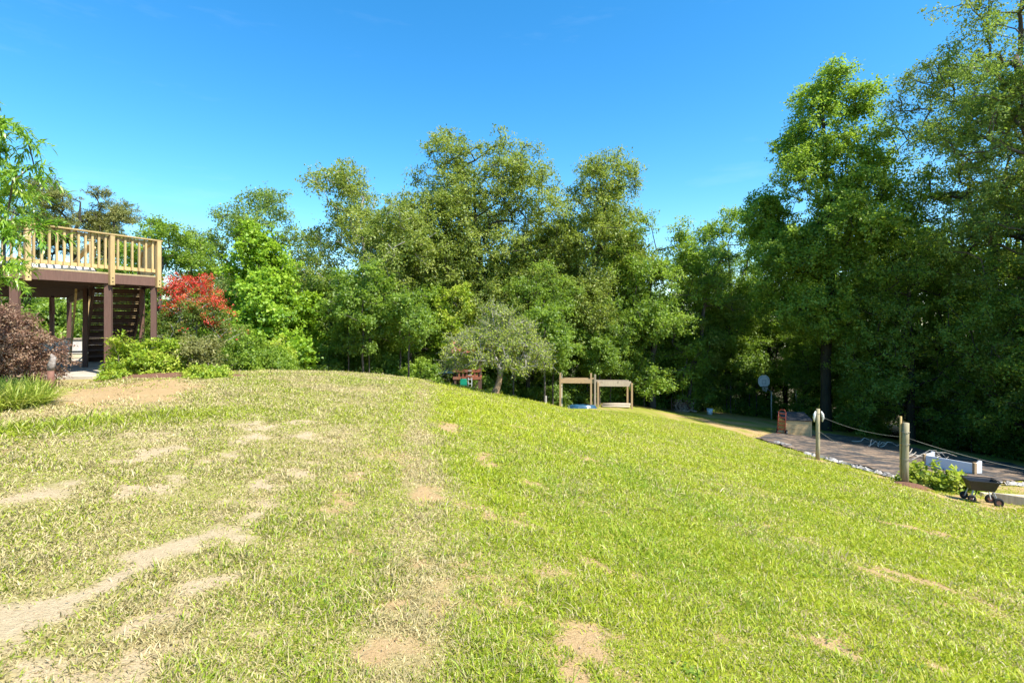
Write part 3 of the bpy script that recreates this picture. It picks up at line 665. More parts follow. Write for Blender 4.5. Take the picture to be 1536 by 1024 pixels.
# stair going down behind the landing
n_ = 12; run = 3.0; zb = .18; bot = Dd * run
for s_, q in ((0, TL + pw * .04), (1, TR - pw * .04)):
    g = G(); g.beam(P3(q, ZT - .22), P3(q + bot, zb - .02), .045, .30); dbuild(g, 'stringer', M['brown_dark'])
    g = G(); g.beam(P3(q + Dd * .1, 3.50), P3(q + bot * .95, zb + 1.02), .10, .09); dbuild(g, 'handrail', M['pine_wood'])
    for i in range(9):
        t = (i + .4) / 9.5; c = q + bot * t; zc = ZT - .16 - (ZT - .16 - zb) * t
        g = G(); g.box((c.x, c.y, zc + .52), (.04, .04, .80), .8); dbuild(g, 'baluster', M['pine_wood'])
    g = G(); c = q + bot; g.box((c.x, c.y, (foot(c) + zb + 1.1) / 2), (.1, .1, zb + 1.1 - foot(c)), .8); dbuild(g, 'newel_post', M['pine_wood'])
for i in range(n_):
    t = (i + .5) / n_; c = (TL + TR) / 2 + bot * t; z = ZT - .02 - (ZT - zb) * (i + 1) / (n_ + 0.0)
    g = G(); a = c - pw * .56; b = c + pw * .56
    g.beam(P3(a, z), P3(b, z), .27, .038); dbuild(g, 'tread', M['brown_dark'])
    g = G(); g.beam(P3(a - Dd * .11, z + .10), P3(b - Dd * .11, z + .10), .02, .148); dbuild(g, 'riser', M['brown_dark'])
# cut wooden stringers of the lower side frame, raw wood catching the light
q = TL - pw * .32
g = G(); nn_ = 11
for i in range(nn_):
    t = i / nn_; c = q + bot * (.02 + .93 * t); z = ZT - .35 - (ZT - .3 - zb) * t
    g.beam(P3(c, z - .02), P3(c + bot * .09, z - .24), .04, .16); g.box((c.x + Dd.x * .1, c.y + Dd.y * .1, z - .02), (.22, .038, .12), math.atan2(Dd.y, Dd.x))
dbuild(g, 'cut_stringer', M['pine_wood'])
# things on and under the deck
def cloth_sheet(name, m, cx, cy, z, sx, sy, rz, amp, seed, n=18, label='', cat='', th=.01):
    rng = np.random.default_rng(seed); u = np.linspace(-.5, .5, n); U, W = np.meshgrid(u, u)
    hh = amp * (fbm(U * 5 + seed, W * 5, seed, 3)) * 1.6 + amp * .4 * np.sin(U * 21 + 3 * W)
    hh = np.maximum(hh, 0) * ss(.5, .38, np.maximum(abs(U), abs(W)))
    X = U * sx * (1 + .1 * np.sin(W * 9)); Y = W * sy * (1 + .1 * np.sin(U * 7))
    V = np.stack([X, Y, hh + .006], -1).reshape(-1, 3); ii = (np.arange(n - 1)[:, None] * n + np.arange(n - 1)[None]).ravel()
    me = npmesh(name, V, np.stack([ii, ii + 1, ii + n + 1, ii + n], 1), True); o = link(name, me, m, None, (cx, cy, z)); o.rotation_euler = (0, 0, rz)
    s = o.modifiers.new('thick', 'SOLIDIFY'); s.thickness = th
    return tag(o, label, cat)
q = A - e * 1.0 + pn * .35
cloth_sheet('crumpled_cloth', M['cloth'], q.x, q.y, ZT, 1.5, .5, math.atan2(e.y, e.x), .13, 3, label='crumpled white cloth lying on the deck floor behind the railing', cat='cloth')
q = A - e * 2.2 + pn * .5
cloth_sheet('folded_sheet', M['cloth'], q.x, q.y, ZT, 1.0, .5, math.atan2(e.y, e.x) + .1, .22, 9, label='bunched pale sheet on the deck behind the left peach leaves', cat='cloth')
# patio
pat = [(-9.75, 11.9), (-8.95, 13.0), (-11, 15.6), (-17, 22.5), (-26, 22), (-26, 12), (-17, 7.0), (-13.5, 10.2), (-12.0, 11.6)]
g = G(); n_ = len(pat); g.v = [(x, y, .21) for x, y in pat] + [(x, y, .02) for x, y in pat]
g.f = [tuple(range(n_))] + [(i, i + n_, (i + 1) % n_ + n_, (i + 1) % n_) for i in range(n_)]
tag(g.build('patio', M['concrete']), kind='structure')
# pale bench box on the patio
bx, by = -15.0, 17.4; t_ = thing('storage_bench', 'low pale storage bench standing on the patio under the deck', 'bench', (bx, by, .22), .35)
g = G(); g.box((0, 0, .07), (1.75, .6, .12)); g.build('base', M['cream'], t_)
g = G(); g.box((0, -.02, .42), (1.62, .5, .40)); g.build('body', M['offwhite'], t_, .01)
g = G(); g.box((0, -.275, .22), (1.0, .02, .06)); g.build('opening_shade', M['black'], t_)  # black strip standing in for the shade in the gap below the body
g = G(); g.box((0, 0, .645), (1.78, .62, .045)); g.build('top', M['weathered'], t_, .008)
for x in (-.82, .82): g = G(); g.box((x, -.27, .38), (.09, .07, .5)); g.build('corner_post', M['cream'], t_)
# leaning stick under the deck
g = G(); g.tube([(-12.15, 14.1, .22), (-11.75, 14.2, .62)], .018, 6); tag(g.build('leaning_stick', M['stick']), 'short pale stick leaning beside the stair foot under the deck', 'stick')
# rusty bollard by the burgundy bush
px, py = -6.98, 7.75; z = gz(px, py); t_ = thing('rusty_post', 'short rusty brown post with peeling white top beside the burgundy bush', 'post', (px, py, z))
g = G(); g.tube([(0, 0, -.1), (0, 0, .36)], .042, 12); g.build('pipe', M['rust'], t_, 0, True)
g = G(); g.tube([(0, 0, .355), (.01, 0, .44), (.03, .01, .55), (.0, 0, .60)], [.044, .048, .036, .015], 12); g.build('cap', M['lichen'], t_, 0, True)

# ------------------------------------------------------------------ PLANTS NEAR THE DECK
def peach():
    rng = np.random.default_rng(12); x, y = -7.6, 5.9
    root = thing('peach_tree', 'peach tree with long drooping narrow leaves entering at the left edge', 'tree', (x, y, gz(x, y) - .1))
    C = crown_points(rng, 'oak', 1.75, 1.3, 4.05, 200, 22, .42, .5, .0)
    C = np.concatenate([C, np.array([[2.0, .1, 2.95], [1.85, 0, 2.75], [1.7, .1, 2.45], [1.75, 0, 2.15], [1.6, -.1, 3.35], [1.3, 0, 3.6], [1.0, 0, 3.8], [1.15, .1, 3.95], [1.5, .1, 3.5], [1.35, .1, 2.6], [1.3, .1, 2.9], [1.85, -.1, 1.75], [2.0, .1, 2.2], [1.3, 0, 2.3], [1.1, 0, 3.1], [1.0, 0, 2.0]])])
    T = [(0, 0, 0), (.02, .02, .4), (.05, 0, .8), (.06, .05, 1.2), (.1, .05, 1.7), (.15, 0, 2.2), (.15, 0, 2.8)]
    P0, P1, R0, R1 = skeleton(rng, C, T, .006, .075); v, f = tubes_np(P0, P1, R0, R1, 6); link('trunk', npmesh('trunk', v, f, True), M['bark'], root)
    nc = len(C); per = 210; ci = np.repeat(np.arange(nc), per); n = len(ci); ntw = 5
    td = unit(rng.normal(0, 1, (nc, ntw, 3)) * np.array([1, 1, .7]) + np.array([.2, 0, .2])); ti = rng.integers(0, ntw, n); u = rng.random(n)
    dd = td[ci, ti]; P = C[ci] + dd * (u * .34)[:, None]; P[:, 2] -= .14 * u ** 2
    D = unit(dd * .7 + rng.normal(0, .5, (n, 3)) + np.array([0, 0, .1]))
    V, F = long_leaves(P, D, rng.uniform(.08, .14, n), rng.uniform(.014, .024, n), rng.uniform(.15, .55, n), rng)
    me = npmesh('crown', V, F, True); attr(me, 'rnd', np.tile(np.clip(.5 + rng.normal(0, .12, nc)[ci] + rng.normal(0, .18, n), 0, 1), 4)); link('crown', me, M['peach'], root)
    # twigs inside each cluster
peach()

def liriope(name, label, x, y, Rx, Ry, n, hmin, hmax, seed, m='liriope', wd=.012):
    rng = np.random.default_rng(seed); th = rng.uniform(0, 2 * math.pi, n // 14); rr = np.sqrt(rng.random(n // 14))
    cx = rr * np.cos(th) * Rx; cy = rr * np.sin(th) * Ry; ci = rng.integers(0, len(cx), n)
    px = cx[ci] + rng.normal(0, .03, n); py = cy[ci] + rng.normal(0, .03, n); pz = H(x + px, y + py) - gz(x, y)
    az = rng.uniform(0, 2 * math.pi, n); tl = rng.uniform(.1, .9, n)
    D = np.stack([np.cos(az) * np.sin(tl), np.sin(az) * np.sin(tl), np.cos(tl)], 1)
    V, F = long_leaves(np.stack([px, py, pz - .01], 1), D, rng.uniform(hmin, hmax, n), np.full(n, wd) * rng.uniform(.7, 1.4, n), rng.uniform(.15, .5, n), rng)
    me = npmesh(name, V, F, True); attr(me, 'rnd', np.tile(np.clip(rng.normal(.5, .22, n), 0, 1), 4))
    return tag(link(name, me, M[m], None, (x, y, gz(x, y))), label, 'ground cover', kind='stuff')
liriope('liriope_border', 'arching yellow green strap leaved ground cover below the burgundy bush', -6.75, 6.25, .72, .9, 9000, .22, .42, 5)
liriope('liriope_border', 'strap leaved ground cover continuing left of the frame edge', -7.7, 5.6, 1.1, .8, 5000, .22, .4, 6)

tree('burgundy_bush', 'large rounded burgundy loropetalum bush in front of the deck', 'bush', -9.3, 8.75, 1.75, .98, 'bush', .06, 'plum', 'bark', .06, 800, 90, .042, .55, .16, 26, 21, None, (0, 0), .5, .4, stems=5, fork=.55, crown_name='foliage', trunk_name='stems', twig=.005, k=4)
tree('burgundy_bush', 'second burgundy bush behind the first at the left frame edge', 'bush', -11.1, 9.3, 1.8, 1.4, 'bush', .06, 'plum', 'bark', .06, 420, 60, .05, .55, .2, 20, 22, None, (0, 0), .5, .4, stems=4, fork=.55, crown_name='foliage', trunk_name='stems', twig=.005, k=4)
# mulch bed
def mound(name, m, x, y, rx, ry, hgt, label, cat, kind='structure', n=28):
    V = [(0, 0, hgt)]; F = []; k = 5
    for j in range(1, k + 1):
        for i in range(n):
            a = 2 * math.pi * i / n; rr = j / k * (1 + .12 * math.sin(3 * a + 1) + .07 * math.sin(7 * a))
            X, Y = rx * rr * math.cos(a), ry * rr * math.sin(a)
            V.append((X, Y, gz(x + X, y + Y) - gz(x, y) + hgt * (1 - (j / k) ** 2) - (.03 if j == k else 0)))
    F += [(0, 1 + i, 1 + (i + 1) % n) for i in range(n)]
    for j in range(k - 1):
        F += [(1 + j * n + i, 1 + (j + 1) * n + i, 1 + (j + 1) * n + (i + 1) % n, 1 + j * n + (i + 1) % n) for i in range(n)]
    g = G(); g.v = V; g.f = F; o = g.build(name, m, None, 0, True, (x, y, gz(x, y))); tag(o, label, cat, None, kind)
mound('flower_bed', M['mulch'], -8.05, 12.2, 1.7, 1.25, .10, None, None)
tree('nandina_shrub', 'bright yellow green shrub at the foot of the deck post', 'shrub', -8.45, 12.3, .98, .68, 'bush', .05, 'gold', 'bark', .03, 200, 65, .075, .5, .2, 14, 31, None, (0, 0), .45, .45, stems=4, crown_name='foliage', trunk_name='stems', twig=.004, k=4)
tree('nandina_shrub', 'loose taller shrub climbing beside the brown deck post', 'shrub', -9.0, 12.05, 1.15, .45, 'bush', .05, 'gold', 'bark', .03, 90, 40, .08, .45, .2, 10, 32, None, (-.15, 0), .45, .45, stems=3, crown_name='foliage', trunk_name='stems', twig=.004, k=4)
tree('pale_shrub', 'straggly pale olive shrub between the deck shrub and the red crape myrtle', 'shrub', -8.0, 12.75, 1.2, .62, 'bush', .05, 'olive', 'bark_pale', .03, 170, 42, .07, .5, .25, 12, 33, None, (.2, 0), .45, .45, stems=5, crown_name='foliage', trunk_name='stems', twig=.005, k=4)
tree('low_groundcover_shrub', 'low bright yellow green mat at the right tip of the mulch bed', 'ground cover plant', -6.95, 11.6, .30, .62, 'bush', .05, 'gold', 'bark', .01, 190, 45, .055, .6, .12, 12, 34, None, (0, 0), .5, .45, stems=4, crown_name='foliage', trunk_name='stems', twig=.003, k=3)
tree('low_groundcover_shrub', 'low green mat under the deck shrub at the left of the bed', 'ground cover plant', -8.75, 11.75, .34, .6, 'bush', .05, 'gold', 'bark', .01, 120, 45, .055, .6, .12, 10, 35, None, (0, 0), .5, .45, stems=4, crown_name='foliage', trunk_name='stems', twig=.003, k=3)
class Red:
    mat = 'red'
    def __call__(s, P, rng):
        sc = (P[:, 2] - 1.75) * .9 + (P[:, 0] * .45) * .8 + rng.normal(0, .16, len(P)) + 1.1 * (fbm(P[:, 0] * 2.6 + 9, P[:, 2] * 2.6 + P[:, 1], 3, 2) - .5)
        return (sc > .30) & (rng.random(len(P)) < .88)
tree('crape_myrtle', 'crape myrtle with red flower heads on its top and right side', 'shrub', -9.3, 14.6, 3.0, 1.08, 'bush', .12, 'crapeleaf', 'bark_pale', .06, 520, 75, .055, .5, .24, 26, 41, None, (-.05, 0), .45, .42, stems=5, fork=.6, mix=Red(), crown_name='foliage', trunk_name='stems', twig=.006, k=4)
# extra shrubs behind the deck end
SH = [('deep green shrub filling the gap right of the red crape myrtle', -9.4, 17.4, 1.7, .9, 'green', 51), ('low bright shrub at the lawn edge below the sweetgum tree', -9.2, 19.6, 1.1, .8, 'green', 52),
      ('yellowish loose shrub at the lawn edge in front of the sweetgum', -9.6, 20.6, 1.7, .8, 'gold', 53), ('small leafy shrub left of the sweetgum trunk', -10.6, 20.0, 1.4, .9, 'bright', 54)]
for lb, x, y, hh, rr, lf, sd_ in SH:
    tree('shrub', lb, 'shrub', x, y, hh, rr, 'bush', .05, lf, 'bark', .04, 170, 60, .085, .6, .28, 14, sd_, None, (0, 0), .45, .45, stems=4, crown_name='foliage', trunk_name='stems', twig=.006, k=4)

# ------------------------------------------------------------------ FOREST: the trees one can tell apart
T = tree
T('pine_tree', 'spreading pine with flat layered crown and dark limbs behind the deck', 'tree', -31.6, 38, 14.6, 4.3, 'flat', .5, 'pine', 'bark_dark', .3, 420, 170, .16, .30, .62, 20, 61, None, (-1, 0), .36, .5, flat=.4, fork=.9)
T('broadleaf_tree', 'rounded yellow green tree just right of the deck railing', 'tree', -18.2, 26.5, 8.3, 2.3, 'oak', .08, 'green', 'bark', .16, 480, 85, .12, .6, .45, 20, 62, shell=.4)
T('broadleaf_tree', 'tall soft green tree standing behind the sweetgum', 'tree', -18.4, 36, 13.6, 4.5, 'oak', .12, 'cool', 'bark_dark', .26, 560, 95, .15, .6, .75, 20, 63)
T('sweetgum_tree', 'bright lime green conical sweetgum at the lawn edge', 'tree', -12.2, 24.6, 7.7, 3.2, 'cone', .04, 'bright', 'bark', .14, 900, 80, .14, .8, .42, 36, 64, fork=.9, lobe=.5)
T('small_tree', 'pale olive small tree between the deck and the sweetgum', 'tree', -16.6, 28, 6.2, 1.9, 'oak', .15, 'olive', 'bark', .1, 230, 70, .11, .55, .45, 14, 65)
T('oak_tree', 'broad dull green oak with pale trunk left of the tallest centre oak', 'tree', -8.3, 31, 13.6, 5.2, 'oak', .15, 'oak', 'bark_pale', .24, 1000, 100, .15, .5, .68, 26, 66, twig=.02, shell=.33, lean=(-1.0, 0))
T('oak_tree', 'tallest centre oak with forked dark limbs and olive crown', 'tree', -2.2, 33, 17.0, 5.5, 'oak', .18, 'oak', 'bark_dark', .34, 1450, 95, .155, .5, .70, 40, 67, twig=.022, shell=.33, lobe=.42)
T('oak_tree', 'open crowned oak right of the tallest centre oak', 'tree', 4.9, 35, 17.0, 4.8, 'oak', .15, 'oak', 'bark_dark', .26, 1050, 90, .155, .5, .70, 28, 68, twig=.022, shell=.35, lean=(1.2, 0), lobe=.40)
T('broadleaf_tree', 'bright green lower tree sloping down right of the oaks', 'tree', 9.9, 36, 13.6, 4.8, 'oak', .06, 'green', 'bark', .24, 800, 90, .15, .65, .7, 24, 69)
T('broadleaf_tree', 'leaning thin crowned tree at the right end of the centre oaks', 'tree', 12.4, 36.5, 12.2, 2.4, 'oak', .3, 'oak', 'bark', .14, 150, 80, .14, .55, .6, 12, 70, lean=(2.2, 0), lobe=.34)
T('broadleaf_tree', 'low far tree seen in the sky gap left of the tulip poplar', 'tree', 20.5, 52, 13.0, 3.6, 'oak', .1, 'bright', 'bark', .2, 260, 80, .18, .65, .8, 16, 71)
T('tulip_poplar', 'tall straight tulip poplar with airy bright crown and ivy dark trunk', 'tree', 19.3, 31.5, 22.0, 5.1, 'tulip', .26, 'green', 'bark_dark', .30, 1450, 115, .135, .8, .70, 50, 72, fork=.93, lobe=.36, lean=(.3, 0))
T('broadleaf_tree', 'rounded tree filling the gap behind the tulip poplar', 'tree', 25.5, 38, 14.3, 4.2, 'oak', .1, 'green', 'bark', .24, 480, 85, .17, .65, .8, 20, 73)
T('oak_tree', 'huge spreading oak leaning in from the right edge', 'tree', 25.7, 22.0, 21.5, 6.4, 'oak', .22, 'cool', 'bark', .38, 1100, 125, .125, .5, .66, 40, 74, lobe=.36, lean=(-.6, 0))
T('oak_tree', 'upper right oak whose top leaves the frame', 'tree', 26.0, 25.5, 25, 6.2, 'oak', .35, 'oak', 'bark', .38, 800, 95, .14, .5, .7, 26, 75, lobe=.38)
T('broadleaf_tree', 'dense dark tree with low sweeping boughs right of the tulip poplar', 'tree', 21.8, 28.0, 11.5, 4.2, 'oak', .05, 'dark', 'bark_dark', .2, 620, 90, .12, .55, .6, 26, 76)
T('broadleaf_tree', 'dark green beech over the black landscape fabric', 'tree', 24.3, 24.0, 9.5, 4.2, 'oak', .05, 'dark', 'bark_dark', .18, 620, 95, .11, .55, .58, 26, 77)
T('broadleaf_tree', 'mid green tree with drooping boughs behind the white raised bed', 'tree', 23.6, 18.6, 8.6, 3.8, 'oak', .06, 'green', 'bark_dark', .18, 600, 95, .105, .6, .52, 26, 78)
T('broadleaf_tree', 'leafy green tree behind the basketball hoop', 'tree', 21.5, 43.0, 14.0, 4.3, 'oak', .07, 'green', 'bark_dark', .18, 520, 85, .14, .65, .65, 24, 79)
T('broadleaf_tree', 'dark tree over the firewood pile', 'tree', 14.6, 40.5, 12.0, 4.4, 'oak', .1, 'dark', 'bark_dark', .18, 500, 85, .14, .65, .65, 24, 80)
T('broadleaf_tree', 'green tree with hanging boughs right behind the timber frames', 'tree', 6.4, 34.5, 8.5, 3.2, 'oak', .16, 'dark', 'bark_dark', .15, 420, 85, .12, .6, .55, 20, 81)
T('broadleaf_tree', 'dark leafy tree behind the fruit tree', 'tree', 1.0, 31.5, 9.2, 3.3, 'oak', .16, 'dark', 'bark_dark', .15, 420, 85, .12, .6, .55, 20, 82)
T('small_tree', 'bright leaved small tree above the swing set beam', 'tree', -5.6, 28.3, 6.2, 2.2, 'oak', .1, 'green', 'bark', .1, 300, 75, .12, .65, .45, 18, 83)
T('small_tree', 'yellow green small tree left of the fruit tree', 'tree', -3.2, 28.4, 6.4, 1.7, 'oak', .25, 'gold', 'bark', .1, 170, 70, .12, .65, .42, 14, 84)
T('broadleaf_tree', 'dark shaded tree between the sweetgum and the pale trunk oak', 'tree', -9.8, 28.6, 6.8, 2.9, 'oak', .05, 'dark', 'bark_dark', .14, 420, 80, .12, .6, .5, 22, 85)
T('broadleaf_tree', 'mid height green tree left of the dark beech', 'tree', 15.0, 41.0, 10.5, 3.2, 'oak', .14, 'green', 'bark', .14, 380, 80, .13, .65, .55, 20, 86)

T('broadleaf_tree', 'rounded leafy tree standing left of the tulip poplar crown', 'tree', 17.6, 41.5, 17.0, 4.0, 'oak', .2, 'green', 'bark_dark', .2, 560, 85, .15, .65, .6, 22, 87)
T('oak_tree', 'low spreading oak filling the wall between the two tallest centre oaks', 'tree', 1.6, 34.5, 12.5, 4.2, 'oak', .1, 'oak', 'bark_dark', .2, 620, 95, .15, .55, .65, 22, 88)
T('oak_tree', 'shorter olive oak behind the bright small tree above the swing beam', 'tree', -5.2, 31.5, 10.6, 3.6, 'oak', .1, 'oak', 'bark', .18, 560, 95, .14, .55, .6, 22, 89)
# back rows and undergrowth: copies
F1 = T('forest_tree', 'shaded tree in the back rows of the forest', 'tree', -5, 44, 13.5, 4.4, 'oak', .08, 'dark', 'bark_dark', .22, 330, 70, .2, .65, .85, 20, 91, 'trees in the back rows of the forest')
F2 = T('forest_tree', 'shaded tree in the back rows of the forest', 'tree', 3, 45, 15, 4.2, 'column', .06, 'green', 'bark_dark', .22, 320, 70, .2, .65, .85, 20, 92, 'trees in the back rows of the forest')
rg = random.Random(8)
rows = [(-44, 46, .8), (-38, 50, .9), (-33, 46, .62), (-27, 47, .72), (-22, 46, .7), (-17, 43, .72), (-12.5, 40, .72), (-9, 46, .9), (0, 41, .9), (8, 44, 1.0), (13.5, 47, .85), (17.5, 46, .85), (23.5, 44, .95), (27.5, 43, 1.0),
        (31, 38, 1.15), (32, 32, 1.2), (33, 27, 1.2), (32, 22, 1.2), (30, 17, 1.1), (36, 20, 1.3), (28.5, 33, 1.1), (38, 30, 1.3), (-15, 50, .75), (-3, 52, .9), (6, 54, .95), (14, 56, .8), (30, 50, 1.1), (-50, 40, .9), (-40, 36, .7), (-36, 30, .55), (34, 12, 1.1), (29, 12, .9), (28.5, 36.5, .8), (35, 43, 1.0), (31, 27.5, .7)]
for i, (x, y, s) in enumerate(rows):
    dup((F1, F2)[i % 2], (x, y, gz(x, y) - .2), rg.uniform(0, 6.28), s * rg.uniform(.94, 1.06))
rg = random.Random(21)
def in_view_of_props(x, y):
    return (-5.2 < x / y * 27 < -.2 and y < 28.8) or (2.2 < x / y * 29 < 7.6 and y < 31.0) or (.47 < x / y < .56 and y < 38.5) or (.30 < x / y < .40 and y < 37)
# saplings with bare thin trunks along the dark forest foot
SP = T('sapling', 'thin trunked sapling at the dark forest edge', 'sapling', 2.4, 30.0, 5.2, 1.3, 'oak', .42, 'dark', 'bark', .045, 90, 70, .12, .65, .42, 10, 93, 'thin saplings along the forest edge', fork=.95)
for i in range(44):
    t = rg.uniform(0, 1); x = -8 + t * 32; y = float(forest_edge(x)) + rg.uniform(-.6, 2.5)
    if in_view_of_props(x, y): continue
    dup(SP, (x, y, gz(x, y) - .1), rg.uniform(0, 6.28), rg.uniform(.7, 1.35))
# bushes
B1 = T('forest_bush', 'leafy bush in the undergrowth at the foot of the trees', 'bush', -7, 26.0, 2.0, 1.4, 'bush', .05, 'dark', 'bark_dark', .03, 190, 70, .11, .6, .34, 16, 94, 'bushes in the undergrowth', stems=4, crown_name='foliage', trunk_name='stems')
B2 = T('forest_bush', 'leafy bush in the undergrowth at the foot of the trees', 'bush', -4.6, 26.2, 1.7, 1.3, 'bush', .05, 'green', 'bark_dark', .03, 170, 70, .11, .6, .34, 16, 95, 'bushes in the undergrowth', stems=4, crown_name='foliage', trunk_name='stems')
for i in range(58):
    t = (i + rg.random()) / 58; x = -24 + t * 55; y = float(forest_edge(x)) + rg.uniform(.8, 3.6)
    if -2 < x < 12: y += 1.5
    if in_view_of_props(x, y): continue
    dup((B1, B2, B1)[i % 3], (x, y, gz(x, y) - .1), rg.uniform(0, 6.28), rg.uniform(.7, 1.35))
for i in range(26):                                     # behind the deck
    x = -15.5 - i * .9 + rg.uniform(-.5, .5); y = 27.5 - max(0, i - 8) * .35 + rg.uniform(-1, 1.5)
    dup((B1, B2)[i % 2], (x, y, gz(x, y) - .1), rg.uniform(0, 6.28), rg.uniform(.9, 1.7))
for i in range(26):                                     # right hand side, low
    x = 24.5 + rg.uniform(0, 5.5); y = 31 - i * .85
    dup((B1, B2, B1)[i % 3], (x, y, gz(x, y) - .1), rg.uniform(0, 6.28), rg.uniform(.9, 1.6))

# ------------------------------------------------------------------ FRUIT TREE
def fruit_tree():
    rng = np.random.default_rng(77); x, y = -.63, 18.6
    root = thing('fruit_tree', 'old fruit tree with leaning trunk, grey twiggy dome and sparse leaves', 'tree', (x, y, gz(x, y) - .08)); root.scale = (1.06, 1.06, 1.12)
    n = 260; d = unit(rng.normal(0, 1, (n, 3))); d[:, 2] = np.abs(d[:, 2]) * 1.0 - .22
    rr = rng.random(n) ** .4
    C = np.stack([.25 + d[:, 0] * rr * 1.75, d[:, 1] * rr * 1.6, 1.25 + d[:, 2] * rr * 1.95], 1)
    lb_ = fbm(d[:, 0] * 2.2 + 5, d[:, 2] * 2.2 + d[:, 1] * 1.5, 4, 2); C = 1 * C; C[:, 0] = .25 + (C[:, 0] - .25) * (.55 + .95 * lb_); C[:, 2] = 1.25 + (C[:, 2] - 1.25) * (.55 + .95 * lb_)
    T0 = [(0, 0, 0), (.10, 0, .3), (.17, .02, .55), (.2, 0, .78), (.1, .05, 1.0), (-.05, .05, 1.3), (-.25, 0, 1.7)]
    T1 = [(.2, 0, .78), (.42, 0, .98), (.8, .05, 1.08), (1.2, .1, 1.18)]
    P0, P1, R0, R1 = skeleton(rng, C, T0, .013, .09, .25); v, f = tubes_np(P0, P1, R0, R1, 7)
    g = G(); g.tube([(-.02, 0, -.05), (.03, 0, .12), (.10, 0, .3), (.17, .02, .55), (.2, 0, .80)], [.17, .125, .11, .10, .075], 12); g.build('trunk', M['bark_fruit'], root, 0, True)
    Q0, Q1, S0, S1 = skeleton(rng, C[C[:, 0] > .8], T1, .012, .07, .25); v2, f2 = tubes_np(Q0, Q1, S0, S1, 6)
    # twiggy ends
    nt_ = n * 13; ci = np.repeat(np.arange(n), 13); a = C[ci] + rng.normal(0, .06, (nt_, 3)); dd = unit(rng.normal(0, 1, (nt_, 3)) + np.array([0, 0, .1]) + unit(C[ci] - np.array([0, 0, 1.2])) * .5)
    b = a + dd * rng.uniform(.15, .42, nt_)[:, None]; v3, f3 = tubes_np(a, b, np.full(nt_, .0065), np.full(nt_, .003), 3)
    VV = np.concatenate([v, v2, v3]); FF = np.concatenate([f, f2 + len(v), f3 + len(v) + len(v2)])
    link('branches', npmesh('branches', VV, FF, True), M['bark_pale'], root)
    m_ = 23000; k = rng.integers(0, nt_, m_); P = a[k] + (b[k] - a[k]) * rng.random(m_)[:, None]
    D = unit(rng.normal(0, 1, (m_, 3)) + np.array([0, 0, -.3])); Nn = unit(rng.normal(0, .6, (m_, 3)) + np.array([0, 0, 1.]))
    ln = rng.uniform(.05, .085, m_); V, F = leaves(P, D, Nn, ln, ln * .55, .1); me = npmesh('crown', V, F); attr(me, 'rnd', np.clip(rng.normal(.5, .22, m_), 0, 1)); link('crown', me, M['fruit'], root)
fruit_tree()

# ------------------------------------------------------------------ SWING SET
def swing_set():
    Y = 27.0; x0 = (690 - 768) / 768 * Y; k = Y / 768; zz = lambda v: CAM_Z - (v - 478) * k; X = lambda u: (u - 768) * k
    gz0 = gz(X(702), Y); root = thing('swing_set', 'wooden play tower with red brown platform, green slide back and ladder behind the fruit tree', 'swing set', (X(702), Y, gz0))
    bx = lambda u: X(u) - X(702); bz = lambda v: zz(v) - gz0
    for u in (685, 720):
        for yy in (-.65, .65): g = G(); g.box((bx(u), yy, (bz(528)) / 2), (.10, .10, bz(528)), 0); g.build('post', M['brown_dark'], root)
    g = G(); g.box((bx(702), 0, bz(566)), (1.4, 1.4, .10)); g.build('platform', M['redwood'], root)
    for v in (554, 564.5):
        g = G(); g.box((bx(702), -.72, bz(v)), (1.42, .03, .14)); g.build('side_board', M['redwood'], root)
    for i in range(7): g = G(); g.box((bx(685) + i * .2, -.69, bz(558.5)), (.09, .02, .34)); g.build('rail_slat', M['redwood'], root)
    g = G()
    for s_ in (-1, 1): g.add([(bx(702) - .8 , s_ * .75, bz(527)), (bx(702) + .8, s_ * .75, bz(527)), (bx(702) + .8, 0, bz(512)), (bx(702) - .8, 0, bz(512)), (bx(702) - .8, s_ * .75, bz(528)), (bx(702) + .8, s_ * .75, bz(528)), (bx(702) + .8, 0, bz(513)), (bx(702) - .8, 0, bz(513))], [(0, 1, 2, 3), (4, 7, 6, 5), (0, 4, 5, 1), (0, 3, 7, 4), (1, 5, 6, 2)])
    g.build('roof', M['redwood'], root)
    g = G(); g.box((bx(697.5), -.85, bz(580)), (.33, .06, 1.05)); g.build('slide_panel', M['greenplastic'], root, .015)
    la = G()
    for u in (704.3, 709.5): la.beam((bx(u), -.95, .0), (bx(u), -.76, bz(564)), .03, .03)
    for i in range(7): zq = .15 + i * .22; la.beam((bx(704.3), -.95 + zq * .12, zq), (bx(709.5), -.95 + zq * .12, zq), .03, .03)
    la.build('ladder', M['greypaint'], root)
    g = G(); g.beam((bx(683), 0, bz(558)), (bx(634), .1, bz(557.5)), .09, .13); g.build('swing_beam', M['bluegrey'], root)
    for s_ in (-1, 1): g = G(); g.beam((bx(634), .1, bz(558)), (bx(630), s_ * .9, gz(X(630), Y) - gz0 - .1), .08, .08); g.build('beam_leg', M['bluegrey'], root)
    g = G(); g.beam((bx(713), -.6, .5), (bx(720), -.66, bz(566) - .1), .06, .06); g.build('brace', M['brown_dark'], root)
swing_set()

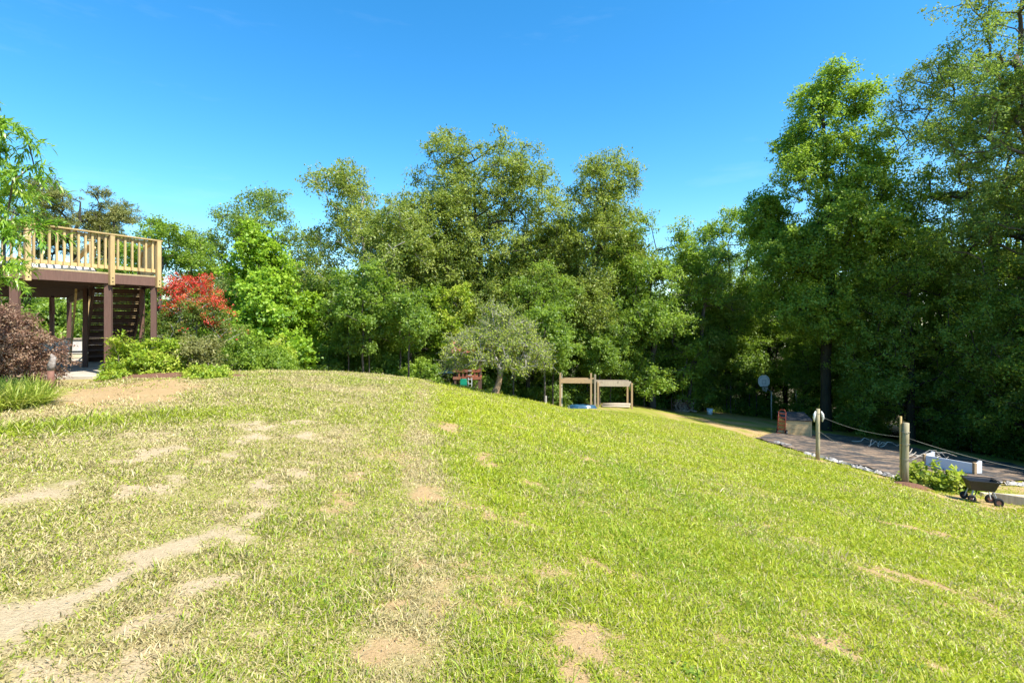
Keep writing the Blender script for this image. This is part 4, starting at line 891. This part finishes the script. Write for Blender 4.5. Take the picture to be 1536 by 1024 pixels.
# ------------------------------------------------------------------ TIMBER FRAMES
def frame(label, Y, uL, uR, vtop, vbeam, bh, m, posts, over):
    k = Y / 768; X = lambda u: (u - 768) * k; zt = CAM_Z - (vtop - 478) * k; zb_ = CAM_Z - (vbeam - 478) * k
    x0 = X(uL); x1 = X(uR); z0 = gz(x0, Y); root = thing('timber_frame', label, 'timber frame', (x0, Y, z0))
    for (u, dy, vt, mm) in posts:
        x = X(u); zf = gz(x, Y + dy) - .2; zz = CAM_Z - (vt - 478) * k
        g = G(); g.box((x - x0, dy, (zf + zz) / 2 - z0), (.10, .09, zz - zf), 0); g.build('post', M[mm], root, .006)
    for dy in over:
        g = G(); g.beam((-.05, dy, zb_ - z0), (x1 - x0 + .05, dy, zb_ - z0 - .02), .05, bh); g.build('crossbeam', M[m], root, .005)
frame('pine timber frame with posts rising above its beam, over the blue tarp', 29.0, 841, 892, 559, 571, .24, 'cedar', [(840, -.12, 559, 'cedar'), (843.5, .5, 559, 'cream'), (888.5, .5, 561, 'cedar'), (892, -.12, 561, 'weathered')], (-.055, .56))
frame('weathered timber frame with wide beam right of the taller frame', 29.6, 897, 945, 573, 575, .30, 'weathered', [(896.5, -.12, 573, 'cedar'), (899, .5, 573, 'cedar'), (944, .5, 574, 'cedar'), (947, -.12, 574, 'cedar')], (-.055, .56))
def blue_tarp():
    x, y = 3.9, 28.8; n = 26; u = np.linspace(-1, 1, n); U, W = np.meshgrid(u, u)
    r_ = np.sqrt(U ** 2 + W ** 2); hh = .2 * np.clip(1 - r_ ** 6, 0, 1) ** .5 * (.6 + .8 * fbm(U * 2 + 4, W * 2, 7, 3))
    X = U * .85; Y = W * .55
    V = np.stack([X, Y, hh + H(x + X, y + Y) - gz(x, y)], -1).reshape(-1, 3); ii = (np.arange(n - 1)[:, None] * n + np.arange(n - 1)[None]).ravel()
    me = npmesh('blue_tarp', V, np.stack([ii, ii + 1, ii + n + 1, ii + n], 1), True); tag(link('blue_tarp', me, M['blueplastic'], None, (x, y, gz(x, y))), 'rumpled shiny blue tarp heap on the ground under the left timber frame', 'tarp')
blue_tarp()
def logs(x, y, L_, n, label, name, m, rz, hgt=.12, cat='logs'):
    r0 = random.Random(3); root = thing(name, label, cat, (x, y, gz(x, y)), rz)
    for i in range(n):
        g = G(); yy = (i - n / 2) * .16; zz = .07 + .1 * (i % 2); g.tube([(-L_ / 2 + r0.uniform(0, .2), yy, zz), (0, yy + r0.uniform(-.04, .04), zz + .02), (L_ / 2 - r0.uniform(0, .2), yy, zz)], r0.uniform(.06, .09), 8); g.build('log', M[m], root, 0, True)
logs(5.95, 29.5, 1.7, 3, 'low pile of pale boards on the ground under the right timber frame', 'board_pile', 'weathered', 0, cat='board pile')
g = G(); g.box((0, 0, .2), (.07, .07, .6)); o = g.build('garden_stake', M['stick'], None, 0, False, (1.7, 25.5, gz(1.7, 25.5) + .1)); tag(o, 'short pale stake standing at the crest right of the fruit tree', 'stake')

# firewood pile
def firewood():
    x, y = 12.05, 36.2; root = thing('firewood_pile', 'stack of split firewood at the shaded forest edge', 'firewood pile', (x, y, gz(x, y)), .1); r0 = random.Random(6)
    for row in range(5):
        for i in range(7):
            xx = -.62 + i * .2 + (row % 2) * .1 + r0.uniform(-.03, .03); zz = .12 + row * .16
            if row == 4 and i in (0, 6, 3): continue
            g = G(); g.tube([(xx, -.25 + r0.uniform(-.06, .06), zz), (xx + r0.uniform(-.04, .04), .25, zz)], r0.uniform(.075, .10), 6); g.build('log', M['firewood'], root)
    for i in range(9):
        a = r0.uniform(0, 3.1); xx = r0.uniform(-1.15, 1.15); g = G(); g.tube([(xx, -.5, .07), (xx + .35 * math.cos(a), -.5 + .35 * math.sin(a), .09)], .06, 6); g.build('log', M['firewood'], root)
    for s_ in (-1, 1): g = G(); g.box((s_ * .8, 0, .45), (.06, .06, 1.1)); g.build('rack_post', M['brown_dark'], root)
firewood()
# white bucket
x, y = 13.75, 35.6; t_ = thing('white_bucket', 'white plastic bucket on the ground right of the firewood pile', 'bucket', (x, y, gz(x, y)))
g = G(); g.tube([(0, 0, 0), (0, 0, .42)], [.17, .21], 16); g.build('body', M['white'], t_, 0, True)
g = G(); g.torus((0, 0, .41), .215, .012, (0, 0, 1)); g.build('rim', M['white'], t_, 0, True)
g = G(); g.tube([(.21 * math.cos(a), .04, .40 - .16 * math.sin(a)) for a in np.linspace(0, math.pi, 9)], .006, 5); g.build('handle', M['steel'], t_)

# basketball hoop
def hoop():
    x, y = 18.95, 37.4; z = gz(x, y); k = y / 768
    root = thing('basketball_hoop', 'basketball hoop with white rounded backboard at the forest edge', 'basketball hoop', (x, y, z), 0)
    g = G(); g.tube([(0, 0, -.1), (0, 0, 2.05)], .045, 10); g.build('pole', M['greypaint'], root, 0, True)
    g = G(); g.tube([(0, 0, 2.0), (-.62, -.3, 2.42)], .035, 8); g.build('arm', M['steel'], root, 0, True)
    # backboard: fan outline
    c = Vector((-.74, -.38, 2.83)); pts = []
    for i in range(13): a = math.pi * i / 12; pts.append((math.cos(a) * .41, .04 + math.sin(a) * .40))
    pts += [(-.40, -.20), (-.26, -.38), (.26, -.38), (.40, -.20)]
    th = .02; nn = len(pts); g = G(); g.v = [(c.x + p[0], c.y - th, c.z + p[1]) for p in pts] + [(c.x + p[0], c.y + th, c.z + p[1]) for p in pts]
    g.f = [tuple(reversed(range(nn))), tuple(range(nn, 2 * nn))] + [(i, (i + 1) % nn, (i + 1) % nn + nn, i + nn) for i in range(nn)]
    bb = g.build('backboard', M['white'], root, 0)
    g = G()
    for a, b, w_, h_ in ((0, -.20, .26, .015), (0, .06, .26, .015), (-.13, -.07, .015, .26), (.13, -.07, .015, .26)): g.box((c.x + a, c.y - th - .004, c.z + b), (w_, .006, h_))
    for s_ in (-1, 1): g.tube([(c.x + s_ * .34 * math.cos(a), c.y - th - .004, c.z + .02 + .34 * math.sin(a)) for a in np.linspace(0, 1.2, 6)], .007, 4)
    g.build('painted_lines', M['black'], bb)
    rc = (c.x - .06, c.y - .28, c.z - .36)
    g = G(); g.torus(rc, .2, .012, (0, 0, 1)); g.tube([(rc[0], rc[1] + .2, rc[2]), (c.x, c.y, rc[2])], .015, 6); g.build('rim', M['rust'], root)
    g = G()
    for i in range(10):
        a = 2 * math.pi * i / 10; b = a + .5; g.tube([(rc[0] + .2 * math.cos(a), rc[1] + .2 * math.sin(a), rc[2]), (rc[0] + .12 * math.cos(b), rc[1] + .12 * math.sin(b), rc[2] - .34)], .006, 4)
        g.tube([(rc[0] + .2 * math.cos(a), rc[1] + .2 * math.sin(a), rc[2]), (rc[0] + .12 * math.cos(a - .5), rc[1] + .12 * math.sin(a - .5), rc[2] - .34)], .006, 4)
    g.build('net', M['cloth'], root)
hoop()
g = G(); g.tube([(0, 0, -.1), (-.06, 0, .9), (-.2, 0, 1.6), (-.24, 0, 2.6)], [.05, .045, .035, .02], 7); tag(g.build('bare_sapling', M['bark_pale'], None, 0, True, (20.3, 36.2, gz(20.3, 36.2))), 'pale bare sapling trunk right of the basketball pole', 'sapling')

# wooden chest with black roof, hand truck leaning on it
def chest():
    x, y = 14.45, 26.2; z = gz(x, y); root = thing('garden_chest', 'wooden plank chest with sloping black roof beside the black fabric', 'chest', (x, y, z - .03), -.18)
    W_, D_, Hh = 1.22, 1.05, .98; root.scale = (1, 1, .88)
    for i in range(4):
        g = G(); g.box((0, -D_ / 2, .13 + i * .235), (W_, .03, .225)); g.build('front_board', M['chestwood'], root, .004)
        g = G(); g.box((-W_ / 2 + .0, .02, .13 + i * .235), (.03, D_ - .04, .225)); g.build('side_board', M['chestwood'], root, .004)
        g = G(); g.box((W_ / 2, .02, .13 + i * .235), (.03, D_ - .04, .225)); g.build('side_board', M['chestwood'], root)
    g = G(); g.box((0, D_ / 2, .56), (W_, .03, 1.08)); g.build('back_panel', M['chestwood'], root)
    for sx in (-1, 1): g = G(); g.box((sx * (W_ / 2 - .03), -D_ / 2 - .026, .52), (.07, .02, 1.0)); g.build('corner_trim', M['chestwood'], root)
    g = G(); ax = Vector; a = math.atan2(.22, D_)
    V = [(-.66, -.60, .985), (.66, -.60, .985), (.66, .60, 1.22), (-.66, .60, 1.22)]; V += [(p[0], p[1], p[2] + .035) for p in V]
    g.add(V, [(0, 3, 2, 1), (4, 5, 6, 7), (0, 1, 5, 4), (1, 2, 6, 5), (2, 3, 7, 6), (3, 0, 4, 7)]); g.build('roof', M['tar'], root)
    # hand truck
    hx, hy = 13.55, 25.75; hz = gz(hx, hy); h = thing('hand_truck', 'red two wheeled hand truck leaning on the chest', 'hand truck', (hx, hy, hz), -.18 - .55)
    g = G()
    for s_ in (-1, 1): g.tube([(s_ * .17, -.02, .12), (s_ * .17, .16, 1.08)], .02, 8)
    g.tube([(-.17, .16, 1.08), (-.1, .2, 1.2), (.1, .2, 1.2), (.17, .16, 1.08)], .02, 8); g.build('frame', M['red_paint'], h, 0, True)
    for i in range(5): g = G(); zq = .25 + i * .19; g.box((0, -.02 + .18 * (zq - .12) / .96, zq), (.34, .03, .05)); g.build('crossbar', M['red_paint'], h)
    g = G(); g.box((0, -.16, .05), (.38, .24, .015)); g.build('toe_plate', M['red_paint'], h)
    for s_ in (-1, 1):
        g = G(); g.torus((s_ * .22, .07, .125), .09, .036, (1, 0, 0)); wh = g.build('wheel', M['rubber'], h, 0, True)
        g = G(); g.tube([(s_ * .22 - .02, .07, .125), (s_ * .22 + .02, .07, .125)], .055, 12); g.build('rim', M['insul'], wh)
    g = G(); g.tube([(-.2, .07, .125), (.2, .07, .125)], .012, 6); g.build('axle', M['steel'], h)
chest()

# landscape fabric
def fabric():
    pts = FAB
    xs_ = np.arange(9.5, 22.6, .12); ys_ = np.arange(13.6, 30, .12); X, Y = np.meshgrid(xs_, ys_)
    px = np.array([p[0] for p in pts]); py = np.array([p[1] for p in pts]); ins = np.zeros(X.shape, bool); wx = X + .35 * (fbm(X * 1.5, Y * 1.5, 5, 3) - .5); wy = Y + .35 * (fbm(X * 1.5, Y * 1.5, 6, 3) - .5)
    j = len(pts) - 1
    for i in range(len(pts)):
        c = ((py[i] > wy) != (py[j] > wy)) & (wx < (px[j] - px[i]) * (wy - py[i]) / (py[j] - py[i] + 1e-9) + px[i]); ins ^= c; j = i
    Z = Hn(X, Y) + .03 + .09 * np.clip(fbm(X * .9 + Y * .3, Y * 2.2, 61, 4) - .42, 0, 1) * 2
    n = len(xs_); V = np.stack([X, Y, Z], -1).reshape(-1, 3); ii = (np.arange(len(ys_) - 1)[:, None] * n + np.arange(n - 1)[None]); ok = ins[:-1, :-1] & ins[1:, 1:] & ins[1:, :-1] & ins[:-1, 1:]
    ii = ii[ok]; used = np.unique(np.stack([ii, ii + 1, ii + n + 1, ii + n], 1)); mp = np.full(len(V), -1); mp[used] = np.arange(len(used))
    me = npmesh('landscape_fabric', V[used], mp[np.stack([ii, ii + 1, ii + n + 1, ii + n], 1)], True); o = link('landscape_fabric', me, M['tarp'])
    tag(o, 'large dusty black landscape fabric spread on the ground below the lawn', 'ground fabric')
    # crumpled clear plastic along its near edge
    def strip(path, w_, seed, label):
        rng = random.Random(seed); P = []; m = 70
        for i in range(m + 1):
            t = i / m * (len(path) - 1); a = int(min(t, len(path) - 2)); f_ = t - a
            P.append((path[a][0] * (1 - f_) + path[a + 1][0] * f_, path[a][1] * (1 - f_) + path[a + 1][1] * f_))
        V = []; F = []; c = 6
        for i, (x, y) in enumerate(P):
            x2, y2 = P[min(i + 1, m)]; x1, y1 = P[max(i - 1, 0)]; dx, dy = x2 - x1, y2 - y1; l_ = math.hypot(dx, dy) or 1; nx_, ny_ = -dy / l_, dx / l_
            ww = w_ * (.25 + 1.0 * abs(math.sin(i * .21 + seed)) * abs(math.cos(i * .57)) + rng.uniform(0, .1)); x += .06 * math.sin(i * .8); y += .05 * math.cos(i * .55)
            for j in range(c):
                s = (j / (c - 1) - .5) * ww; X_, Y_ = x + nx_ * s, y + ny_ * s
                V.append((X_, Y_, float(Hn(X_, Y_)) + .035 + (rng.uniform(.0, .10) if 0 < j < c - 1 else 0)))
        for i in range(m):
            for j in range(c - 1): F.append((i * c + j, i * c + j + 1, (i + 1) * c + j + 1, (i + 1) * c + j))
        g = G(); g.v = V; g.f = F; tag(g.build('plastic_sheet', M['film'], None, 0, False), label, 'plastic sheet')
    strip([(10.35, 17.9), (10.75, 16.4), (11.05, 15.2), (11.15, 14.5)], .32, 1, 'white crumpled plastic strip along the lawn side of the black fabric')
    strip([(15.0, 15.7), (16.4, 16.1), (17.6, 16.7)], .28, 2, 'white crumpled plastic at the fabric edge behind the yard cart')
    strip([(11.3, 14.4), (12.4, 14.6), (13.6, 14.9), (14.6, 15.4)], .26, 3, 'white plastic strip under the leafy grapevine')
    strip([(10.75, 20.9), (10.95, 20.1)], .2, 4, 'small white plastic scrap at the far corner of the fabric')
fabric()
# bleached sticks on the fabric
def sticks(x, y, n, seed, label):
    r0 = random.Random(seed); root = thing('branch_pile', label, 'branches', (x, y, gz(x, y) + .05), 0)
    for i in range(n):
        a = r0.uniform(-.4, 1.2); l_ = r0.uniform(.8, 1.9); p = Vector((r0.uniform(-.6, .6), r0.uniform(-.7, .7), .03)); P = [p]
        for k in range(5):
            a += r0.uniform(-.35, .35); p = p + Vector((math.cos(a) * l_ / 5, math.sin(a) * l_ / 5, 0)); zg = gz(x + p.x, y + p.y) - gz(x, y); P.append(Vector((p.x, p.y, zg + .05 + r0.uniform(.0, .35) * math.sin(math.pi * k / 5))))
        g = G(); g.tube(P, [.02, .019, .017, .014, .011, .007], 6); g.build('branch', M['stick'], root, 0, True)
sticks(15.6, 20.2, 8, 5, 'bleached bare branches arching over the black fabric left of the vine post')
sticks(16.9, 24.3, 5, 9, 'few pale sticks on the far side of the black fabric')

# line posts and sagging wires
def curve_pts(a, b, sag, n=16):
    a, b = Vector(a), Vector(b); return [a + (b - a) * (i / n) - Vector((0, 0, sag * 4 * (i / n) * (1 - i / n))) for i in range(n + 1)]
p1 = (10.0, 16.75); z1 = gz(*p1); p2 = (10.52, 13.7); z2 = gz(*p2)
t_ = thing('line_post', 'round wooden line post with white insulators at the lawn edge', 'post', (p1[0], p1[1], z1))
g = G(); g.tube([(0, 0, -.2), (.01, 0, .5), (.0, 0, 1.1), (.015, 0, 1.67)], [.068, .062, .058, .056], 14); g.build('pole', M['post_wood'], t_, 0, True)
for s_ in (-1, 1):
    g = G(); g.tube([(s_ * .09, -.04, 1.60), (s_ * .13, -.05, 1.50), (s_ * .15, -.05, 1.38), (s_ * .13, -.04, 1.26)], [.015, .04, .035, .015], 10); g.build('insulator', M['insul'], t_, 0, True)
for zz in (1.52, .9, .35): g = G(); g.torus((.005, 0, zz), .064, .006, (0, 0, 1), 14, 5); g.build('wire_wrap', M['wire'], t_)
t_ = thing('vine_post', 'split topped wooden post standing in the leafy vine', 'post', (p2[0], p2[1], z2))
g = G(); g.tube([(0, 0, -.2), (.0, 0, .6), (.01, 0, 1.2), (.02, 0, 1.66)], [.085, .08, .078, .075], 14); g.build('pole', M['post_wood'], t_, 0, True)
g = G(); g.box((-.06, .075, 1.0), (.05, .03, 1.64), .2); g.build('slat', M['pine_wood'], t_)
for zz in (1.42, 1.1, .7): g = G(); g.torus((.0, 0, zz), .10, .007, (0, 0, 1), 14, 5); g.build('wire_wrap', M['wire'], t_)
g = G(); g.tube(curve_pts((p1[0] + .1, p1[1], z1 + 1.44), (p2[0] + 2.2, p2[1] + 2.2, z2 + 1.15), .35, 14)[:15], .0055, 5)
g = G(); g.tube(curve_pts((p1[0] + .12, p1[1], z1 + 1.42), (p2[0] - .04, p2[1], z2 + 1.28), .12, 16), .0055, 5)
tag(g.build('line_wire', M['wire'], None, 0, True), 'upper sagging wire strung between the two wooden posts', 'wire')
g = G(); g.tube(curve_pts((p2[0] + .08, p2[1], z2 + 1.25), (15.2, 11.2, gz(15.2, 11.2) + 1.05), .30, 18), .0055, 5)
tag(g.build('line_wire', M['wire'], None, 0, True), 'wire sagging from the vine post to the right frame edge', 'wire')
g = G(); g.tube(curve_pts((p1[0] + .08, p1[1], z1 + .92), (p2[0] - .05, p2[1], z2 + .62), .22, 16), .006, 5)
tag(g.build('line_wire', M['wire'], None, 0, True), 'lower sagging wire between the two wooden posts', 'wire')

# grapevine at the second post
tree('grapevine', 'low leafy grapevine sprawling right of the vine post', 'vine', 11.15, 13.75, .78, .62, 'bush', .1, 'fruit', 'bark_dark', .05, 70, 26, .12, .9, .22, 10, 120, None, (.2, 0), .5, .45, stems=3, crown_name='foliage', trunk_name='stems', twig=.006, k=5)
tree('grapevine', 'thin end of grapevine reaching towards the white raised bed', 'vine', 12.0, 13.9, .55, .45, 'bush', .1, 'gold', 'bark_dark', .03, 30, 24, .11, .9, .2, 7, 121, None, (.1, 0), .5, .45, stems=2, crown_name='foliage', trunk_name='stems', twig=.005, k=5)
mound('soil_mound', M['mulch'], 10.62, 13.55, .55, .4, .1, None, None)

# white raised bed
def raised_bed():
    root = thing('raised_bed', 'open white raised garden bed on the black fabric', 'raised bed', (15.2, 17.8, gz(15.2, 17.8)))
    z0 = root.location.z
    c = [(14.4, 17.9), (15.15, 17.15), (16.45, 17.85), (15.75, 19.2)]        # left, front, right, back corners
    hh = .42
    def pan(a, b, name='panel'):
        g = G(); za = gz(*a) - z0; zb_ = gz(*b) - z0; A_ = Vector((a[0] - 15.2, a[1] - 17.8, za + hh / 2)); B_ = Vector((b[0] - 15.2, b[1] - 17.8, zb_ + hh / 2)); g.beam(A_, B_, .035, hh)
        for t in (-.11, .02, .14): g.beam(A_ + Vector((0, 0, t)), B_ + Vector((0, 0, t)), .045, .012)
        g.build(name, M['white'], root)
    a, b, c_, d = (14.75, 18.3), (15.45, 17.1), (16.35, 17.9), (16.1, 19.6)
    pan(a, b); pan(b, c_); pan(a, d)
    for q, mm in ((a, 'cedar'), (b, 'cedar'), (c_, 'white'), (d, 'white')):
        g = G(); zq = gz(*q) - z0; g.box((q[0] - 15.2, q[1] - 17.8, zq + hh / 2), (.09, .09, hh + .06)); g.build('corner_post', M[mm], root, .008)
raised_bed()

# yard cart
def cart():
    x, y = 11.3, 12.35; z = gz(x, y); root = thing('yard_cart', 'black plastic yard cart with four small wheels at the lower lawn edge', 'cart', (x, y, z), -.35); root.scale = (.82, .82, .9)
    L_, W_ = .36, .25
    g = G(); zb_, zt = .36, .62
    bo = [(-.27, -.17), (.27, -.17), (.27, .17), (-.27, .17)]; to = [(-L_, -W_), (L_, -W_), (L_, W_), (-L_, W_)]
    V = [(a, b, zb_) for a, b in bo] + [(a, b, zt) for a, b in to] + [(a * .95, b * .93, zt) for a, b in to] + [(a * .92, b * .9, zb_ + .03) for a, b in bo]
    F = [(0, 3, 2, 1)]
    for i in range(4): j = (i + 1) % 4; F += [(i, j, j + 4, i + 4), (i + 4, j + 4, j + 8, i + 8), (i + 8, j + 8, j + 12, i + 12)]
    F += [(12, 13, 14, 15)]; g.add(V, F); g.build('tray', M['black'], root, .008)
    g = G(); k = [(-L_ - .015, -W_ - .015), (L_ + .015, -W_ - .015), (L_ + .015, W_ + .015), (-L_ - .015, W_ + .015)]
    for i in range(4): a, b = k[i], k[(i + 1) % 4]; g.beam((a[0], a[1], zt + .01), (b[0], b[1], zt + .01), .03, .022)
    g.build('rim', M['black'], root, .004)
    for sx, rr in ((-.30, .105), (.32, .125)):
        for sy in (-.24, .24):
            zw = gz(x + sx, y + sy) - z + rr
            g = G(); g.torus((sx, sy, zw), rr - .034, .035, (0, 1, 0), 20, 8); wh = g.build('wheel', M['rubber'], root, 0, True)
            g = G(); g.tube([(sx, sy - .025, zw), (sx, sy + .025, zw)], rr - .065, 12); g.build('rim', M['rust'], wh)
            g = G(); g.beam((sx, sy * .8, zw), (sx * .75, sy * .6, .37), .025, .025); g.build('leg', M['greypaint'], root)
    g = G(); g.tube([(-.1, -.05, .34), (-.3, -.3, .14)], .014, 6); g.build('handle', M['black'], root)
    g = G(); g.beam((-.27, 0, .34), (.27, 0, .34), .05, .03); g.build('chassis', M['black'], root)
cart()
# timber edging at the right
g = G(); a = (11.95, 12.75); b = (12.75, 12.35); g.beam((a[0], a[1], gz(*a) + .1), (b[0], b[1], gz(*b) + .1), .06, .24); tag(g.build('edging_plank', M['weathered'], None, .006), 'weathered plank bed edging right of the yard cart', 'plank')
g = G(); a = (12.8, 12.4); b = (13.9, 12.6); g.beam((a[0], a[1], gz(*a) + .09), (b[0], b[1], gz(*b) + .09), .06, .2); tag(g.build('edging_plank', M['cream'], None, .006), 'pale plank edging running out of the right frame edge', 'plank')
g = G(); a = (12.2, 13.3); b = (14.0, 13.6); g.beam((a[0], a[1], gz(*a) + .05), (b[0], b[1], gz(*b) + .05), .1, .1); tag(g.build('edging_plank', M['cream'], None, .006), 'pale low board lying behind the yard cart', 'plank')
